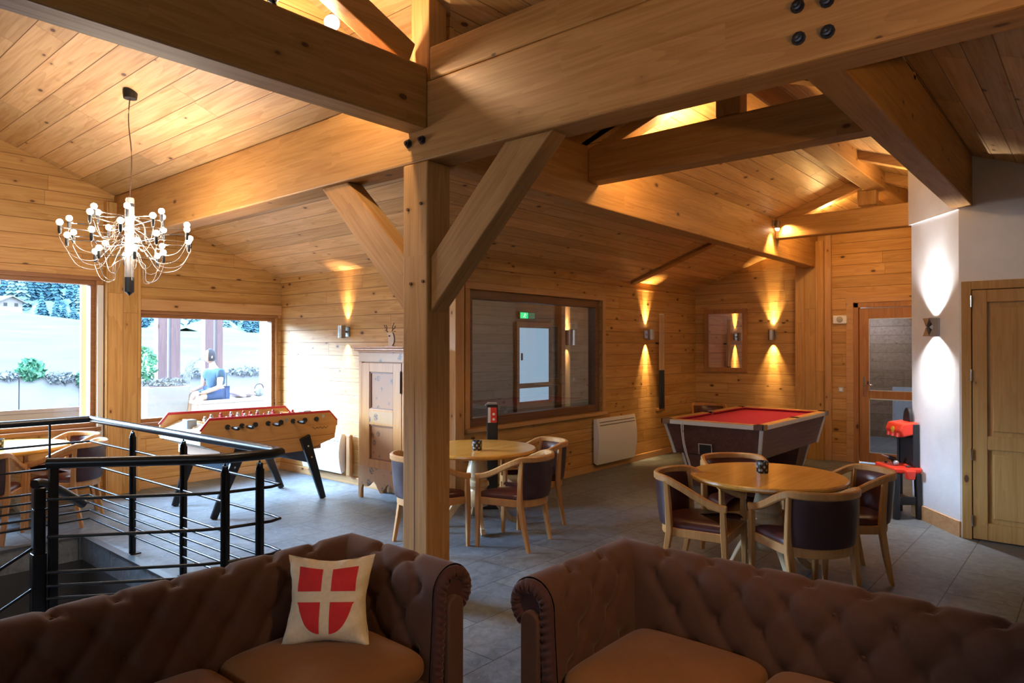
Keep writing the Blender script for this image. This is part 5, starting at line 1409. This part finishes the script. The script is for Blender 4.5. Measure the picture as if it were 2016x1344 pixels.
js = [(p, tuple(x * 1.08 + .008 for x in r)) for p, r in (J[0], J[1], J[2], J[3])] + [(J[16][0], (.085, .08)), ((.09, .228, .34), (.075, .07)), (J[20][0], (.085, .08)), ((.08, -.232, .33), (.075, .07))]
skin_body('t_shirt', js, [(0, 1), (1, 2), (2, 3), (2, 4), (4, 5), (2, 6), (6, 7)], M['shirt'], mn)
jz = [((0, 0, .09), (.165, .14)), (J[6][0], (.115, .105)), ((.36, .12, .065), (.10, .095)), (J[11][0], (.115, .105)), ((.34, -.135, .075), (.10, .095))]
skin_body('shorts', jz, [(0, 1), (1, 2), (0, 3), (3, 4)], M['shorts'], mn)
def head(u, v):
    a = 2 * PI * u; b = PI * v; c = -math.cos(b); s = math.sin(b)
    x = .098 * s * math.cos(a); y = .076 * s * math.sin(a); z = .125 * c
    if c < 0: x *= 1 - .18 * c * c; y *= 1 - .35 * c * c
    fx = max(0, math.cos(a)) ** 6 * s
    x += fx * (.018 * math.exp(-((c + .18) / .12) ** 2) - .006 * math.exp(-((c - .08) / .1) ** 2) + .006 * math.exp(-((c + .52) / .1) ** 2))
    return (.125 + x, y, .755 + z)
g = G(); g.grid(head, 32, 24, cu=True); hd_ = g.build('head', M['skin'], mn, smooth=80)
hd_.rotation_euler = (0, 0, R(-14))
g = G()
def hair(u, v):
    a = R(62) + (2 * PI - R(124)) * u; b = R(52) + (PI - R(52)) * v
    if v > .62: a = R(62) * (1 - (v - .62) / .38 * .9) + (2 * PI - 2 * R(62) * (1 - (v - .62) / .38 * .9)) * u
    p = Vector(head(a / (2 * PI), b / PI)); c = Vector((.125, 0, .755)); return tuple(c + (p - c) * 1.09)
g.grid(hair, 30, 16); g.build('hair', M['hair'], hd_, smooth=80)
for s in (-1, 1):
    g = G(); g.ball((.115, s * .076, .745), .026, 8, 6, (.7, .35, 1.1)); g.build('ear', M['skin'], hd_, smooth=80)
    g = G(); g.ball((.213, s * .030, .768), .010, 8, 6); g.build('eye', M['black'], hd_, smooth=80)
    # hands: palm with four fingers and a thumb resting on the thighs
    hb = Vector((.40, .15, .125)) if s > 0 else Vector((.39, -.16, .145))
    for f in range(4):
        o_ = (f - 1.5) * .019; l = (.060, .070, .066, .052)[f]
        skin_body('finger', [((hb.x, hb.y + o_ * .8, hb.z), (.011, .010)), ((hb.x + .04, hb.y + o_, hb.z + .004), (.010, .009)), ((hb.x + .04 + l * .6, hb.y + o_ * 1.1, hb.z - .012), (.009, .008)), ((hb.x + .04 + l, hb.y + o_ * 1.1, hb.z - .034), (.007, .007))], [(0, 1), (1, 2), (2, 3)], M['skin'], mn, 1)
    skin_body('thumb', [((hb.x - .005, hb.y - s * .02, hb.z), (.012, .011)), ((hb.x + .025, hb.y - s * .042, hb.z - .005), (.010, .010)), ((hb.x + .055, hb.y - s * .046, hb.z - .018), (.008, .008))], [(0, 1), (1, 2)], M['skin'], mn, 1)
# ------------------------------------------------------------------ daylight and lamps
w = bpy.data.worlds.new('World'); SC.world = w; w.use_nodes = True
bg = w.node_tree.nodes['Background']; bg.inputs[0].default_value = (.58, .78, 1.0, 1); bg.inputs[1].default_value = 12.0
WARM = (1.0, .64, .24)
def lamp(name, kind, loc, energy, col, rot=None, aim=None, **k):
    d = bpy.data.lights.new(name, kind); d.energy = energy; d.color = col
    for a, b in k.items(): setattr(d, a, b)
    o = bpy.data.objects.new(name, d); COL.objects.link(o); o.location = loc
    if aim is not None: o.rotation_euler = Vector(aim).to_track_quat('-Z', 'Y').to_euler()
    return o
lamp('daylight', 'SUN', (0, 20, 20), 80, (.47, .70, 1.0), aim=(.42, -.75, -.50), angle=R(55))
def updown(x, y, z, nx, ny, e, col, d=.095, h=.085, sz=44, e2=None, tilt=.16):
    for s in (-1, 1):
        for sz_, tl_, e_ in ((24, .10, .8), (58, .16, .45)):
            lamp('sconce_lamp', 'SPOT', (x + nx * d * .62, y + ny * d * .62, z + s * h), e * e_, col, aim=(-nx * tl_, -ny * tl_, s), spot_size=R(sz_), spot_blend=.8, shadow_soft_size=.015)
updown(X2, 7.17, 1.885, -1, 0, 110, (1, .66, .34))
updown(9.30, Y3, 1.885, 0, -1, 215, WARM)
updown(X4, 3.975, 1.885, -1, 0, 205, WARM)
updown(11.20, 8.16, 1.88, 0, -1, 40, (1, .72, .42), .095, .16)
for s_, sz_, tl_, e_ in ((1, 40, .06, 70), (1, 100, .15, 90), (-1, 70, .25, 55), (-1, 115, .3, 80)):
    lamp('sconce_lamp', 'SPOT', (pc.x - pn.x * .075, pc.y - pn.y * .075, 1.885 + s_ * .07), e_, (1, .97, .95), aim=(pn.x * tl_, pn.y * tl_, s_), spot_size=R(sz_), spot_blend=1.0, shadow_soft_size=.02)
lamp('spot_lamp', 'SPOT', (9.06, 3.22, 3.24), 130, WARM, aim=(-.12, .12, -1), spot_size=R(75), spot_blend=.6, shadow_soft_size=.03)
lamp('spot_lamp', 'SPOT', (9.15, 3.18, 3.28), 60, WARM, aim=(.25, -.3, -.6), spot_size=R(110), spot_blend=.6, shadow_soft_size=.03)
# lamps of the bar behind the photographer
lamp('bar_lamp', 'SPOT', (.9, -1.5, 2.1), 170, (1, .56, .20), aim=(2.17, 1.9, .95), spot_size=R(46), spot_blend=.6, shadow_soft_size=.08)
lamp('bar_lamp', 'SPOT', (1.5, -.7, 3.0), 210, (1, .58, .24), aim=(.95, 2.5, -2.4), spot_size=R(52), spot_blend=1.0, shadow_soft_size=.12)
lamp('globe_lamp', 'POINT', (2.46, 3.66, 3.72), 75, (1, .80, .56), shadow_soft_size=.05)
lamp('porch_fill', 'POINT', (13.4, 3.4, 2.2), 70, (.8, .85, 1), shadow_soft_size=.2)  # unseen fill light added to brighten the panel behind the glazed door
lamp('wing_fill', 'POINT', (5.25, 2.65, 3.38), 44, (1, .68, .32), shadow_soft_size=.08)  # unseen fill lights, no fittings, added to brighten the wing ceiling
lamp('wing_fill', 'POINT', (9.55, 2.7, 3.40), 34, WARM, shadow_soft_size=.08)
lamp('wing_fill', 'POINT', (8.2, 1.5, 3.25), 38, (1, .68, .32), shadow_soft_size=.08)
lamp('backroom_fill', 'POINT', (7.0, 7.0, 2.3), 22, (.9, .8, .8), shadow_soft_size=.2)  # unseen fill light added so the back room is not too dark
# ------------------------------------------------------------------ camera
cam = bpy.data.cameras.new('Camera'); co_ = bpy.data.objects.new('Camera', cam); COL.objects.link(co_)
cam.sensor_width = 36; cam.lens = 1360 / 2016 * 36; cam.clip_end = 500; cam.clip_start = .05
co_.location = (0, 0, 1.7)
th, pt_ = R(40.6), R(.43)
co_.rotation_euler = Vector((math.cos(th) * math.cos(pt_), math.sin(th) * math.cos(pt_), math.sin(pt_))).to_track_quat('-Z', 'Y').to_euler()
SC.camera = co_
vs = SC.view_settings; vs.view_transform = 'Standard'; vs.look = 'None'; vs.exposure = 0; vs.gamma = 1; vs.use_curve_mapping = False
SC.cycles.use_denoising = True
SC.cycles.adaptive_threshold = .035; SC.cycles.max_bounces = 6; SC.cycles.diffuse_bounces = 3; SC.cycles.glossy_bounces = 3; SC.cycles.transparent_max_bounces = 12
SC.cycles.sample_clamp_indirect = 6; SC.cycles.caustics_reflective = False; SC.cycles.caustics_refractive = False
